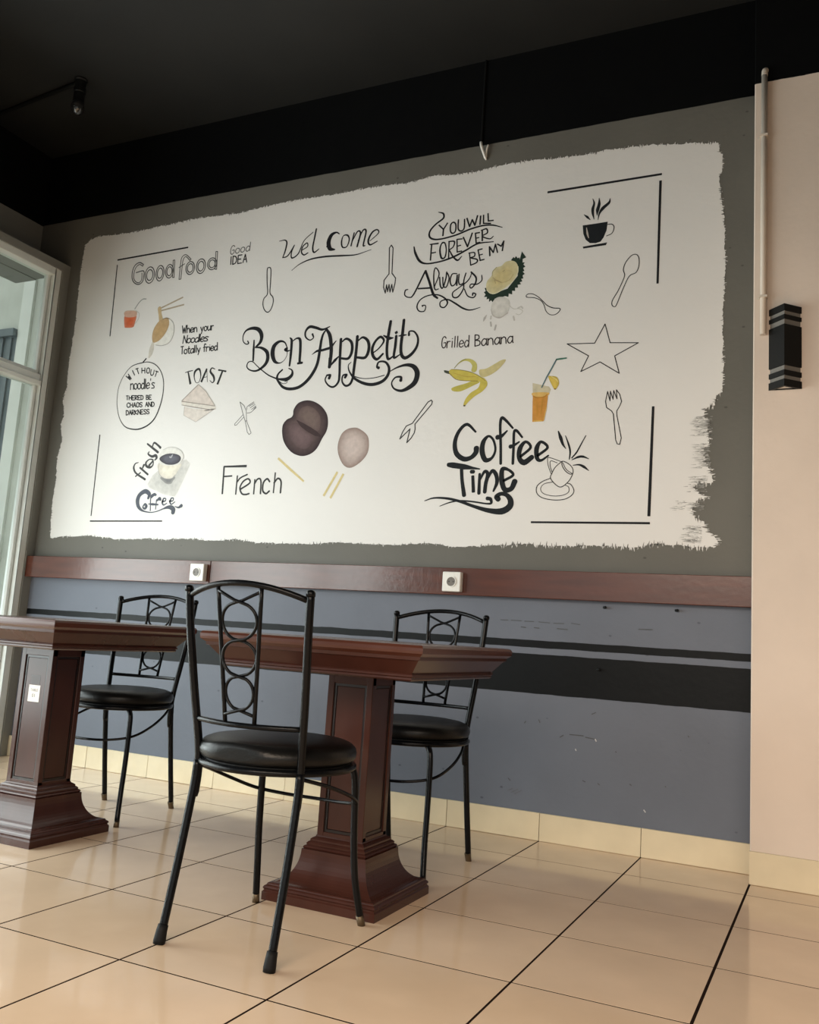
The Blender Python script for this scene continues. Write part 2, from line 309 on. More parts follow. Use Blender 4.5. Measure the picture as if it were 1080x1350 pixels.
# ------------------------------------------------------------ artwork strokes, in metres on the wall (x, z)
ART=[
('corner_line',None,[
('S',1,0,[.0076,.0071],(.012,.012,.014),0,[-.2017,2.7681,.2973,2.7786]),
('S',1,0,[.0051,.005],(.012,.012,.014),0,[-.1994,2.7388,-.1903,2.3167]),
('S',1,0,[.0049,.0048],(.012,.012,.014),0,[-.1778,1.751,-.1718,1.302]),
('S',1,0,[.0055,.0052],(.012,.012,.014),0,[-.1745,1.273,.3201,1.2754]),
('S',1,0,[.0085,.0078],(.012,.012,.014),0,[2.3172,2.7753,2.818,2.7783]),
('S',1,0,[.0089,.0076],(.012,.012,.014),0,[2.8136,2.7486,2.8113,2.2897]),
('S',1,0,[.0087,.0101],(.012,.012,.014),0,[2.8056,1.7603,2.7988,1.3079]),
('S',1,0,[.0067,.0073],(.012,.012,.014),0,[2.3074,1.2802,2.8028,1.2789])]),
('lettering','outlined thin grey hand lettering reading Good food',[
('S',1,1,[.0046],(.07,.07,.07),0,[-.0052,2.7171,-.0356,2.7324,-.0663,2.7204,-.0801,2.6889,-.0782,2.6472,-.0597,2.6178,-.0273,2.6026,-.0007,2.6136,.0054,2.6417,.0002,2.6785,-.0527,2.6748]),
('S',1,1,[.0037],(.07,.07,.07),0,[-.0099,2.7078,-.0339,2.7206,-.0565,2.7084,-.0668,2.6815,-.0658,2.6458,-.0504,2.6233,-.0266,2.6124,-.0099,2.622,-.0069,2.6431,-.0104,2.6682]),
('S',1,0,[.0037],(.07,.07,.07),0,[-.0052,2.7171,-.0099,2.7078]),
('S',1,1,[.0045,.0045,.0045,.0045,.0046,.0046,.0046,.0046,.0046,.0046,.0046,.0045,.0045],(.07,.07,.07),0,[.0816,2.6451,.0774,2.6219,.0655,2.6059,.0489,2.6014,.0321,2.6097,.0197,2.6285,.0148,2.6529,.019,2.6763,.031,2.6923,.0477,2.6967,.0644,2.6883,.0768,2.6694,.0816,2.6451]),
('S',1,1,[.0045,.0045,.0045,.0045,.0046,.0046,.0046,.0046,.0046,.0046,.0046,.0045,.0045],(.07,.07,.07),0,[.0703,2.6464,.0675,2.6311,.0596,2.6205,.0487,2.6176,.0376,2.6231,.0294,2.6355,.0262,2.6516,.029,2.667,.0369,2.6775,.0479,2.6804,.0589,2.6749,.0671,2.6625,.0703,2.6464]),
('S',1,1,[.0045],(.07,.07,.07),0,[.1481,2.6479,.1444,2.626,.1343,2.6108,.1204,2.6064,.1064,2.614,.096,2.6316,.0921,2.6545,.0958,2.6765,.106,2.6918,.12,2.6961,.134,2.6884,.1443,2.6707,.1481,2.6479]),
('S',1,1,[.0045],(.07,.07,.07),0,[.1386,2.649,.1362,2.6345,.1295,2.6245,.1203,2.6216,.1111,2.6266,.1042,2.6383,.1017,2.6534,.1041,2.6679,.1108,2.678,.1201,2.6808,.1293,2.6757,.1361,2.6641,.1386,2.649]),
('S',1,1,[.0045],(.07,.07,.07),0,[.2118,2.6517,.2084,2.6327,.1987,2.6196,.1855,2.616,.1721,2.6227,.1622,2.6381,.1584,2.6581,.1619,2.6772,.1715,2.6903,.1849,2.6939,.1982,2.687,.2081,2.6716,.2118,2.6517]),
('S',1,1,[.0045],(.07,.07,.07),0,[.2027,2.6528,.2005,2.6402,.1941,2.6316,.1854,2.6292,.1765,2.6337,.17,2.6438,.1675,2.657,.1698,2.6696,.1762,2.6782,.185,2.6806,.1938,2.6761,.2003,2.6659,.2027,2.6528]),
('S',1,0,[.0036],(.07,.07,.07),0,[.2033,2.716,.2114,2.6178]),
('S',1,0,[.0036],(.07,.07,.07),0,[.2142,2.7147,.2224,2.6149]),
('S',1,1,[.0036],(.07,.07,.07),0,[.2033,2.716,.2139,2.7163]),
('S',1,1,[.0036],(.07,.07,.07),0,[.2116,2.6162,.2234,2.6148]),
('S',1,1,[.0035,.0036,.0036,.0035,.0035],(.07,.07,.07),0,[.2581,2.5996,.2575,2.6931,.2628,2.7264,.2882,2.7377,.3264,2.7071]),
('S',1,1,[.0035],(.07,.07,.07),0,[.2705,2.5998,.2707,2.6874,.274,2.7137,.2896,2.7262,.3197,2.6999]),
('S',1,1,[.0035],(.07,.07,.07),0,[.3264,2.7071,.3197,2.6999]),
('S',1,1,[.0035],(.07,.07,.07),0,[.2581,2.5996,.2705,2.5998]),
('S',1,1,[.0036,.0035],(.07,.07,.07),0,[.2492,2.6683,.2853,2.6857]),
('S',1,1,[.0044],(.07,.07,.07),0,[.3559,2.653,.352,2.6351,.3414,2.6229,.327,2.6196,.3126,2.6263,.302,2.641,.2981,2.66,.302,2.678,.3127,2.6902,.3271,2.6934,.3416,2.6866,.3521,2.6719,.3559,2.653]),
('S',1,1,[.0044],(.07,.07,.07),0,[.3461,2.6542,.3435,2.6423,.3366,2.6343,.327,2.6322,.3175,2.6365,.3105,2.6463,.308,2.6588,.3106,2.6706,.3176,2.6787,.3271,2.6808,.3367,2.6764,.3436,2.6666,.3461,2.6542]),
('S',1,1,[.0043,.0043,.0043,.0043,.0044,.0044,.0044,.0044,.0044,.0044,.0044,.0043,.0043],(.07,.07,.07),0,[.4288,2.6545,.4245,2.6344,.4132,2.6206,.398,2.6169,.3828,2.6242,.3718,2.6407,.368,2.6619,.3723,2.6822,.3837,2.696,.399,2.6996,.4141,2.6922,.4251,2.6757,.4288,2.6545]),
('S',1,1,[.0043,.0043,.0043,.0043,.0044,.0044,.0044,.0044,.0044,.0044,.0044,.0043,.0043],(.07,.07,.07),0,[.4185,2.6558,.4157,2.6425,.4082,2.6334,.3982,2.6309,.3882,2.6358,.3809,2.6467,.3784,2.6607,.3812,2.674,.3887,2.6831,.3988,2.6855,.4088,2.6806,.416,2.6697,.4185,2.6558]),
('S',1,1,[.0043],(.07,.07,.07),0,[.5024,2.659,.498,2.643,.4869,2.6322,.4718,2.6296,.4568,2.6358,.446,2.6493,.4423,2.6664,.4466,2.6826,.4579,2.6934,.473,2.6959,.488,2.6896,.4987,2.6761,.5024,2.659]),
('S',1,1,[.0043],(.07,.07,.07),0,[.4922,2.6603,.4893,2.6497,.482,2.6426,.472,2.6408,.4621,2.6449,.455,2.6539,.4526,2.6651,.4554,2.6758,.4628,2.6829,.4728,2.6846,.4827,2.6805,.4898,2.6715,.4922,2.6603]),
('S',1,0,[.0035,.0034],(.07,.07,.07),0,[.4893,2.7296,.4947,2.6308]),
('S',1,0,[.0034],(.07,.07,.07),0,[.5006,2.7281,.5061,2.6278]),
('S',1,1,[.0035,.0034],(.07,.07,.07),0,[.4893,2.7296,.5005,2.7289]),
('S',1,1,[.0034],(.07,.07,.07),0,[.4949,2.6292,.5061,2.6278])]),
('lettering','small lettering reading Good IDEA',[
('S',1,1,[.0034],(.07,.07,.07),0,[.6113,2.7424,.6017,2.7492,.5904,2.7414,.5861,2.7242,.588,2.7073,.5976,2.7005,.6089,2.7083,.6094,2.7229,.5983,2.7224]),
('S',1,1,[.0034],(.07,.07,.07),0,[.6317,2.7302,.6217,2.7249,.619,2.7161,.6211,2.7065,.6307,2.7022,.6406,2.7075,.6434,2.7173,.6413,2.7259,.6317,2.7302]),
('S',1,1,[.0034],(.07,.07,.07),0,[.6646,2.7318,.6547,2.7265,.652,2.7177,.654,2.7081,.6636,2.7038,.6735,2.7091,.6763,2.7189,.6742,2.7274,.6646,2.7318]),
('S',1,1,[.0034],(.07,.07,.07),0,[.7092,2.7276,.6974,2.7333,.6874,2.7242,.6846,2.7145,.6915,2.7052,.7013,2.7081,.709,2.7204]),
('S',1,1,[.0034,.0033],(.07,.07,.07),0,[.7102,2.7541,.7084,2.706]),
('S',1,0,[.0051],(.012,.012,.014),0,[.5939,2.6883,.5956,2.6426]),
('S',1,1,[.0051],(.012,.012,.014),0,[.6062,2.6885,.6078,2.6429]),
('S',1,1,[.0051],(.012,.012,.014),0,[.6062,2.6885,.6234,2.6842,.6314,2.666,.6247,2.6477,.6078,2.6429]),
('S',1,0,[.005,.0051,.0051,.005],(.012,.012,.014),0,[.6634,2.6893,.6391,2.6889,.6407,2.6434,.6649,2.6439]),
('S',1,0,[.0051,.005],(.012,.012,.014),0,[.6399,2.6662,.6593,2.6665]),
('S',1,0,[.005],(.012,.012,.014),0,[.6734,2.644,.6839,2.6895,.6975,2.6444]),
('S',1,0,[.005],(.012,.012,.014),0,[.6776,2.6613,.6921,2.6615])]),
('painted_drink','small red drink with a straw',[
('A',0,1,[.0],(.62,.52,.42),0,[-.0977,2.4557,-.0195,2.4494,-.0198,2.426,-.0985,2.4299]),
('A',1,1,[.0],(.6,.22,.13),(.62,.13,.05),[-.0969,2.432,-.0182,2.4273,-.021,2.3713,-.0311,2.354,-.0785,2.3554,-.0929,2.3669]),
('A',2,1,[.0],(.63,.4,.3),0,[-.0962,2.4518,-.0206,2.4444,-.02,2.4151,-.0933,2.4199]),
('S',1,1,[.0049],(.35,.36,.33),0,[-.0319,2.4602,-.0061,2.4943,.0185,2.5116,.0419,2.5106]),
('S',1,1,[.0016],(.5,.48,.44),0,[-.0214,2.4496,.0029,2.4311,.0034,2.4019,-.0192,2.3712])]),
('painted_bowl','tipped bowl of noodles with chopsticks',[
('S',1,0,[.0072,.0071],(.42,.35,.25),0,[.1542,2.4468,.2995,2.4937]),
('S',1,0,[.0072,.0071],(.42,.35,.25),0,[.152,2.4311,.3118,2.451]),
('S',1,1,[.0208,.0176,.0239],(.52,.39,.22),0,[.1446,2.4463,.1527,2.413,.1647,2.3759]),
('A',0,1,[.0],(.74,.72,.66),0,[.2195,2.3815,.2486,2.3573,.262,2.3205,.2578,2.2748,.2339,2.2414,.1877,2.2309,.1477,2.2377,.128,2.2536,.1638,2.3436]),
('S',3,1,[.0024],(.35,.33,.3),0,[.2195,2.3815,.2486,2.3573,.262,2.3205,.2578,2.2748,.2339,2.2414,.1877,2.2309,.1477,2.2377]),
('A',2,1,[.0],(.46,.32,.17),(.5,.33,.16),[.209,2.3825,.2217,2.3655,.221,2.3313,.1988,2.2905,.1663,2.2612,.1326,2.2518,.118,2.2688,.1148,2.3049,.1249,2.34,.1512,2.3721,.1803,2.383]),
('S',3,1,[.0032],(.2,.16,.1),0,[.1762,2.3813,.1999,2.3862,.2197,2.38]),
('S',1,1,[.0143,.0271,.0223,.0111],(.58,.54,.47),0,[.1255,2.2524,.1214,2.2184,.1165,2.1903,.1102,2.1729])]),
('lettering','small lettering reading When your Noodles Totally fried',[
('S',1,0,[.0051,.0051,.0051,.005,.0051],(.03,.03,.03),0,[.3161,2.3312,.3265,2.2886,.3303,2.3185,.3395,2.2887,.3422,2.3313]),
('S',1,1,[.005],(.03,.03,.03),0,[.3478,2.3314,.3515,2.2888]),
('S',1,1,[.005],(.03,.03,.03),0,[.35,2.3058,.3586,2.3135,.3665,2.308,.37,2.2889]),
('S',1,1,[.005],(.03,.03,.03),0,[.3745,2.3008,.3926,2.3039,.3882,2.3124,.3807,2.3136,.3742,2.3038,.3771,2.2923,.3847,2.289,.3935,2.2942]),
('S',1,1,[.005],(.03,.03,.03),0,[.3973,2.3137,.3994,2.2891]),
('S',1,1,[.005],(.03,.03,.03),0,[.398,2.3061,.4065,2.3137,.4143,2.3083,.4177,2.2892]),
('S',1,0,[.005],(.03,.03,.03),0,[.4394,2.3139,.4504,2.2916]),
('S',1,0,[.005],(.03,.03,.03),0,[.4576,2.314,.4482,2.2747]),
('S',1,1,[.005],(.03,.03,.03),0,[.4721,2.3141,.4652,2.3098,.464,2.3022,.4666,2.2938,.4742,2.2897,.481,2.2939,.4822,2.3023,.4797,2.3099,.4721,2.3141]),
('S',1,1,[.005,.0049,.0049,.0049],(.03,.03,.03),0,[.4866,2.3142,.4879,2.2982,.4958,2.2898,.5058,2.3004]),
('S',1,1,[.0049],(.03,.03,.03),0,[.5047,2.3143,.5067,2.2899]),
('S',1,1,[.0049],(.03,.03,.03),0,[.5101,2.3143,.5121,2.2899]),
('S',1,1,[.0049],(.03,.03,.03),0,[.5109,2.3046,.5156,2.3131,.5237,2.3131]),
('S',1,0,[.005],(.03,.03,.03),0,[.3316,2.2313,.3345,2.2746,.3552,2.2313,.3581,2.2746]),
('S',1,1,[.005],(.03,.03,.03),0,[.3715,2.2564,.3618,2.2521,.3589,2.2443,.3607,2.2356,.3698,2.2313,.3795,2.2357,.3824,2.2443,.3806,2.2521,.3715,2.2564]),
('S',1,1,[.005],(.03,.03,.03),0,[.3978,2.2564,.3881,2.2521,.3852,2.2443,.387,2.2357,.3961,2.2314,.4057,2.2357,.4087,2.2443,.4068,2.2521,.3978,2.2564]),
('S',1,1,[.005],(.03,.03,.03),0,[.4352,2.2508,.424,2.2564,.4141,2.2486,.4112,2.24,.4176,2.2314,.427,2.2336,.4348,2.2443]),
('S',1,1,[.005],(.03,.03,.03),0,[.4368,2.2744,.4339,2.2315]),
('S',1,0,[.005],(.03,.03,.03),0,[.4437,2.2744,.4407,2.2315]),
('S',1,1,[.005,.0049,.0049,.005,.005,.005,.0049,.0049],(.03,.03,.03),0,[.4484,2.2435,.4718,2.2465,.4678,2.2551,.4586,2.2564,.4486,2.2465,.4501,2.2349,.4592,2.2315,.4711,2.2367]),
('S',1,1,[.0049],(.03,.03,.03),0,[.4981,2.2538,.4845,2.2564,.4772,2.2508,.4926,2.241,.4921,2.2337,.4736,2.2324]),
('S',1,0,[.005],(.03,.03,.03),0,[.3203,2.2139,.3403,2.2143]),
('S',1,0,[.005],(.03,.03,.03),0,[.3303,2.2141,.3341,2.1718]),
('S',1,1,[.005],(.03,.03,.03),0,[.3555,2.1967,.3479,2.1924,.3465,2.1847,.3493,2.1763,.3576,2.1723,.3652,2.1767,.3665,2.1851,.3638,2.1927,.3555,2.1967]),
('S',1,1,[.005],(.03,.03,.03),0,[.3745,2.2106,.3775,2.1769,.386,2.1729]),
('S',1,1,[.005],(.03,.03,.03),0,[.3689,2.1987,.3838,2.199]),
('S',1,1,[.005],(.03,.03,.03),0,[.4076,2.1944,.3974,2.1975,.3901,2.1898,.3889,2.1814,.3955,2.1731,.4033,2.1753,.4083,2.1859]),
('S',1,1,[.005],(.03,.03,.03),0,[.4073,2.1977,.4088,2.1796,.4113,2.1734]),
('S',1,0,[.005],(.03,.03,.03),0,[.4128,2.2155,.4164,2.1735]),
('S',1,0,[.005],(.03,.03,.03),0,[.4232,2.2157,.4268,2.1737]),
('S',1,0,[.005,.0049],(.03,.03,.03),0,[.4317,2.1982,.4434,2.1762]),
('S',1,0,[.0049],(.03,.03,.03),0,[.4514,2.1985,.4409,2.1593]),
('S',1,1,[.0049],(.03,.03,.03),0,[.4865,2.2134,.48,2.2167,.4768,2.2082,.4796,2.1748]),
('S',1,1,[.0049],(.03,.03,.03),0,[.4722,2.1977,.4861,2.1992]),
('S',1,1,[.0049],(.03,.03,.03),0,[.4912,2.1993,.4932,2.1751]),
('S',1,1,[.0049],(.03,.03,.03),0,[.492,2.1897,.4971,2.1981,.5059,2.1983]),
('S',1,0,[.0049],(.03,.03,.03),0,[.5127,2.1997,.5147,2.1756]),
('S',1,0,[.0049],(.03,.03,.03),0,[.5119,2.2097,.5121,2.2072]),
('S',1,1,[.0049],(.03,.03,.03),0,[.5206,2.1873,.5397,2.1906,.5351,2.1989,.5273,2.2,.5203,2.1902,.5232,2.1791,.5312,2.1759,.5404,2.1811]),
('S',1,1,[.0049],(.03,.03,.03),0,[.562,2.1952,.552,2.2004,.5449,2.1928,.5436,2.1845,.5501,2.1763,.5576,2.1785,.5625,2.189]),
('S',1,1,[.0049],(.03,.03,.03),0,[.5602,2.218,.5635,2.1766])]),
('lettering','lettering in a balloon reading Without noodles there be chaos and darkness',[
('S',1,1,[.0032,.0038,.0039,.0039,.004,.0046,.0057,.0065,.0068,.0063,.0051,.0039,.0029,.0024,.0024,.0024,.0028,.0036,.0048],(.03,.03,.03),0,[.0771,2.1447,.1169,2.1433,.1632,2.1243,.2032,2.0849,.229,2.0271,.2333,1.9571,.2212,1.8883,.1952,1.8271,.1528,1.7909,.0945,1.7724,.0369,1.776,-.01,1.7941,-.0495,1.8381,-.0743,1.896,-.0847,1.9536,-.0799,2.0249,-.0484,2.0876,-.0009,2.131,.0771,2.1447]),
('S',1,1,[.0064],(.012,.012,.014),0,[.0901,2.1652,.07,2.1452]),
('S',1,0,[.0048],(.03,.03,.03),0,[-.0389,2.0755,-.006,2.052,-.0226,2.0728,.0015,2.0571,-.0238,2.0856]),
('S',1,0,[.0048],(.03,.03,.03),0,[.0016,2.1057,.0225,2.0757]),
('S',1,0,[.0048],(.03,.03,.03),0,[.0232,2.1108,.043,2.1147]),
('S',1,0,[.0048],(.03,.03,.03),0,[.0331,2.1128,.0496,2.0818]),
('S',1,0,[.0048],(.03,.03,.03),0,[.0671,2.1155,.0716,2.0838]),
('S',1,0,[.0048],(.03,.03,.03),0,[.0885,2.114,.0929,2.0824]),
('S',1,0,[.0048],(.03,.03,.03),0,[.0693,2.0996,.0907,2.0982]),
('S',1,0,[.0048,.0048,.0048,.0048,.0047,.0047,.0047,.0047,.0048],(.03,.03,.03),0,[.1133,2.1122,.1049,2.1087,.1031,2.0981,.1055,2.0869,.1142,2.081,.1226,2.0845,.1244,2.0951,.122,2.1063,.1133,2.1122]),
('S',1,0,[.0047],(.03,.03,.03),0,[.1349,2.1008,.132,2.0782,.1374,2.0692,.1459,2.0672,.1532,2.0733,.156,2.0959]),
('S',1,0,[.0047],(.03,.03,.03),0,[.1654,2.0908,.1859,2.0836]),
('S',1,0,[.0047],(.03,.03,.03),0,[.1756,2.0872,.1665,2.0587]),
('S',1,1,[.0048],(.03,.03,.03),0,[.0005,2.0295,.0041,1.997]),
('S',1,1,[.0048],(.03,.03,.03),0,[.0016,2.0194,.011,2.0293,.0203,2.0218,.0252,1.9967]),
('S',1,1,[.0048],(.03,.03,.03),0,[.0363,2.0288,.0285,2.0234,.0275,2.0133,.0309,2.0021,.0399,1.9964,.0476,2.0019,.0485,2.013,.0453,2.023,.0363,2.0288]),
('S',1,1,[.0048],(.03,.03,.03),0,[.0614,2.0283,.0537,2.0229,.0527,2.0129,.056,2.0017,.065,1.996,.0727,2.0014,.0736,2.0125,.0704,2.0225,.0614,2.0283]),
('S',1,1,[.0047,.0048,.0048,.0048,.0047,.0047,.0047],(.03,.03,.03),0,[.0976,2.0204,.0865,2.0278,.0792,2.0179,.0783,2.0069,.0858,1.9957,.0938,1.9983,.0985,2.012]),
('S',1,1,[.0048,.0047],(.03,.03,.03),0,[.0943,2.0509,.1003,1.9954]),
('S',1,0,[.0047],(.03,.03,.03),0,[.1021,2.0507,.1081,1.9953]),
('S',1,1,[.0047],(.03,.03,.03),0,[.1142,2.0106,.1344,2.0141,.1291,2.0253,.1207,2.0271,.1138,2.0145,.1175,1.9995,.1262,1.995,.1358,2.0014]),
('S',1,1,[.0047],(.03,.03,.03),0,[.1384,2.05,.1383,2.04]),
('S',1,1,[.0047],(.03,.03,.03),0,[.1684,2.0229,.1557,2.0264,.1503,2.0193,.1661,2.0064,.1671,1.997,.1508,1.9957]),
('S',1,0,[.0044],(.03,.03,.03),0,[-.0213,1.9629,-.0051,1.9624]),
('S',1,0,[.0044],(.03,.03,.03),0,[-.0132,1.9627,-.0096,1.9383]),
('S',1,0,[.0044],(.03,.03,.03),0,[-.0003,1.9623,.0033,1.9379]),
('S',1,0,[.0044],(.03,.03,.03),0,[.0159,1.9617,.0194,1.9375]),
('S',1,0,[.0044],(.03,.03,.03),0,[.0015,1.9501,.0176,1.9496]),
('S',1,0,[.0044],(.03,.03,.03),0,[.0367,1.9611,.0207,1.9616,.0242,1.9373,.0402,1.9368]),
('S',1,0,[.0044],(.03,.03,.03),0,[.0224,1.9494,.0353,1.9491]),
('S',1,1,[.0044],(.03,.03,.03),0,[.045,1.9367,.0415,1.9609]),
('S',1,1,[.0044],(.03,.03,.03),0,[.0415,1.9609,.0546,1.9586,.0565,1.9508,.0433,1.9483,.061,1.9362]),
('S',1,0,[.0043,.0044,.0044,.0043],(.03,.03,.03),0,[.0783,1.9597,.0623,1.9603,.0658,1.9361,.0817,1.9356]),
('S',1,0,[.0044,.0043],(.03,.03,.03),0,[.0641,1.9482,.0768,1.9478]),
('S',1,1,[.0043],(.03,.03,.03),0,[.083,1.9596,.0865,1.9355]),
('S',1,1,[.0043],(.03,.03,.03),0,[.083,1.9596,.0945,1.9568,.1006,1.947,.0972,1.9375,.0865,1.9355]),
('S',1,1,[.0043],(.03,.03,.03),0,[.1229,1.9344,.1195,1.9584]),
('S',1,1,[.0043],(.03,.03,.03),0,[.1195,1.9584,.1308,1.9562,.1325,1.9496,.1211,1.9471]),
('S',1,1,[.0043],(.03,.03,.03),0,[.1211,1.9471,.1356,1.944,.1367,1.9363,.1229,1.9344]),
('S',1,0,[.0043],(.03,.03,.03),0,[.1557,1.9573,.14,1.9578,.1433,1.9338,.159,1.9333]),
('S',1,0,[.0043],(.03,.03,.03),0,[.1417,1.9458,.1542,1.9454]),
('S',1,1,[.0044],(.03,.03,.03),0,[.0079,1.9183,.0004,1.9223,-.0067,1.9174,-.0082,1.9097,-.0042,1.9007,.0041,1.8967,.0106,1.8996]),
('S',1,0,[.0044],(.03,.03,.03),0,[.0126,1.922,.0163,1.8964]),
('S',1,0,[.0044],(.03,.03,.03),0,[.0299,1.9216,.0336,1.896]),
('S',1,0,[.0044],(.03,.03,.03),0,[.0144,1.9092,.0317,1.9088]),
('S',1,0,[.0044,.0044,.0043],(.03,.03,.03),0,[.0388,1.8959,.0437,1.9213,.056,1.8956]),
('S',1,0,[.0044],(.03,.03,.03),0,[.0408,1.9056,.0512,1.9054]),
('S',1,1,[.0043],(.03,.03,.03),0,[.0661,1.9208,.0598,1.9171,.0593,1.9082,.0623,1.8993,.0697,1.8953,.0761,1.899,.0765,1.9079,.0735,1.9168,.0661,1.9208]),
('S',1,1,[.0043],(.03,.03,.03),0,[.0974,1.917,.0884,1.9203,.0812,1.9167,.0848,1.9097,.0956,1.9054,.0992,1.8985,.092,1.8948,.083,1.8981]),
('S',1,0,[.0043],(.03,.03,.03),0,[.1227,1.8942,.1277,1.9194,.1397,1.8939]),
('S',1,0,[.0043],(.03,.03,.03),0,[.1248,1.9038,.135,1.9036]),
('S',1,0,[.0043],(.03,.03,.03),0,[.1448,1.8937,.1413,1.9191,.1617,1.8934,.1582,1.9187]),
('S',1,1,[.0043],(.03,.03,.03),0,[.1633,1.9186,.1668,1.8933]),
('S',1,1,[.0043],(.03,.03,.03),0,[.1633,1.9186,.1754,1.9158,.1819,1.9056,.1782,1.8956,.1668,1.8933]),
('S',1,1,[.0044],(.03,.03,.03),0,[-.0092,1.88,-.0055,1.8544]),
('S',1,1,[.0044],(.03,.03,.03),0,[-.0092,1.88,.0028,1.8774,.0093,1.8672,.0058,1.857,-.0055,1.8544]),
('S',1,0,[.0044],(.03,.03,.03),0,[.0153,1.8544,.0199,1.8799,.0318,1.8543]),
('S',1,0,[.0044],(.03,.03,.03),0,[.0172,1.8641,.0271,1.864]),
('S',1,1,[.0044],(.03,.03,.03),0,[.036,1.8543,.0323,1.8798]),
('S',1,1,[.0044,.0043,.0043,.0044,.0043],(.03,.03,.03),0,[.0323,1.8798,.0458,1.8777,.0478,1.8696,.0342,1.8666,.0524,1.8543]),
('S',1,0,[.0043],(.03,.03,.03),0,[.0529,1.8797,.0566,1.8543]),
('S',1,0,[.0043],(.03,.03,.03),0,[.0694,1.8796,.0549,1.8657,.073,1.8542]),
('S',1,0,[.0043],(.03,.03,.03),0,[.0771,1.8542,.0735,1.8796,.0935,1.8542,.0899,1.8795]),
('S',1,0,[.0043],(.03,.03,.03),0,[.1103,1.8794,.094,1.8795,.0975,1.8542,.1138,1.8541]),
('S',1,0,[.0043],(.03,.03,.03),0,[.0957,1.8668,.1088,1.8668]),
('S',1,1,[.0043],(.03,.03,.03),0,[.1311,1.8763,.1225,1.8794,.1157,1.8756,.1191,1.8688,.1294,1.8647,.1328,1.8578,.126,1.8541,.1175,1.8571]),
('S',1,1,[.0043],(.03,.03,.03),0,[.1513,1.8762,.1428,1.8793,.136,1.8755,.1394,1.8687,.1497,1.8646,.1531,1.8578,.1463,1.854,.1378,1.8571])]),
('lettering','slanted capitals reading TOAST',[
('S',1,1,[.0031,.0046,.0038],(.03,.03,.03),0,[.3694,2.0681,.3938,2.0733,.4167,2.0759]),
('S',1,0,[.0061,.0114],(.03,.03,.03),0,[.3874,2.071,.411,2.0033]),
('S',1,1,[.0091,.0106,.0045,.0023,.0023,.0045,.0091],(.03,.03,.03),0,[.4591,2.0813,.4333,2.0693,.4314,2.0384,.4466,2.0093,.4654,2.0109,.4738,2.0425,.4591,2.0813]),
('S',1,0,[.009,.0105],(.03,.03,.03),0,[.5086,2.0792,.4811,2.0099]),
('S',1,0,[.0023,.0022],(.03,.03,.03),0,[.5086,2.0792,.5206,2.0074]),
('S',1,0,[.0023,.0022],(.03,.03,.03),0,[.493,2.0324,.5171,2.0363]),
('S',1,1,[.003,.0055,.009,.0104,.0084,.0041,.0022],(.03,.03,.03),0,[.5612,2.0742,.5409,2.0811,.5334,2.0625,.5559,2.0371,.5635,2.0142,.5538,2.0013,.536,2.0146]),
('S',1,1,[.0074,.0059,.0074],(.03,.03,.03),0,[.5863,2.0671,.6093,2.0628,.6323,2.0571]),
('S',1,0,[.0089,.0104],(.03,.03,.03),0,[.6112,2.0599,.5873,1.9911])]),
('painted_sandwich','triangular sandwich',[
('A',0,0,[.0],(.66,.58,.52),(.68,.6,.54),[.4646,1.9973,.5123,1.9617,.5847,1.8781,.3661,1.9118]),
('A',1,0,[.0],(.72,.67,.6),0,[.363,1.9099,.3683,1.8946,.3906,1.8832,.5923,1.8549,.5901,1.8731,.4797,1.8956]),
('A',2,0,[.0],(.7,.63,.57),(.71,.65,.59),[.3883,1.8812,.4547,1.8664,.5698,1.8547,.5913,1.863,.4717,1.7959,.3884,1.8355]),
('S',4,0,[.003],(.35,.3,.26),0,[.4646,1.9973,.3658,1.9139]),
('S',4,0,[.0023,.0022,.0022],(.42,.38,.33),0,[.4646,1.9973,.5168,1.958,.5847,1.8781]),
('S',4,0,[.0038,.0029],(.36,.31,.27),0,[.3662,1.9111,.585,1.8754]),
('S',4,0,[.0023,.0045,.0022],(.35,.3,.27),0,[.3686,1.8918,.4535,1.8752,.5698,1.8547]),
('S',4,0,[.0015],(.5,.46,.42),0,[.3883,1.8812,.3884,1.8355,.4717,1.7959,.5913,1.863])]),
('painted_cup','cup of coffee on a saucer',[
('A',0,0,[.0],(.66,.64,.6),(.56,.55,.52),[.2248,1.5189,.272,1.5518,.4145,1.5935,.4344,1.5986,.4648,1.5738,.4351,1.5042,.4,1.4236,.3866,1.4035,.3186,1.4132,.2105,1.4515,.196,1.4704]),
('A',1,1,[.0],(.35,.34,.33),(.22,.22,.22),[.2781,1.5067,.2998,1.484,.3248,1.4706,.3526,1.4703,.3642,1.4868,.3756,1.5052,.3413,1.5206]),
('A',2,1,[.0],(.68,.63,.55),(.8,.75,.64),[.2585,1.5822,.2623,1.537,.282,1.5123,.3164,1.4987,.3533,1.5,.3741,1.5163,.3855,1.5347,.4027,1.5789]),
('A',3,1,[.0],(.72,.7,.66),(.76,.74,.69),[.277,1.6534,.3128,1.6655,.3596,1.6622,.399,1.6423,.4167,1.612,.4022,1.5826,.3719,1.5684,.2976,1.57,.2632,1.5821,.2539,1.6162]),
('S',4,1,[.0017],(.5,.48,.45),0,[.277,1.6534,.3128,1.6655,.3596,1.6622,.399,1.6423,.4167,1.612,.4022,1.5826]),
('S',4,1,[.0017],(.45,.43,.4),0,[.2585,1.5822,.2623,1.537,.282,1.5123,.3164,1.4987,.3533,1.5,.3741,1.5163]),
('A',4,1,[.0],(.06,.055,.065),(.13,.13,.16),[.2594,1.6029,.2677,1.6178,.2989,1.6294,.3358,1.6321,.3736,1.6262,.3958,1.6144,.4,1.5994,.3884,1.583,.3575,1.5725,.3157,1.5734,.2815,1.5854]),
('S',5,1,[.0033,.0092,.0042],(.4,.4,.42),0,[.3242,1.6144,.3347,1.6123,.3437,1.6252])]),
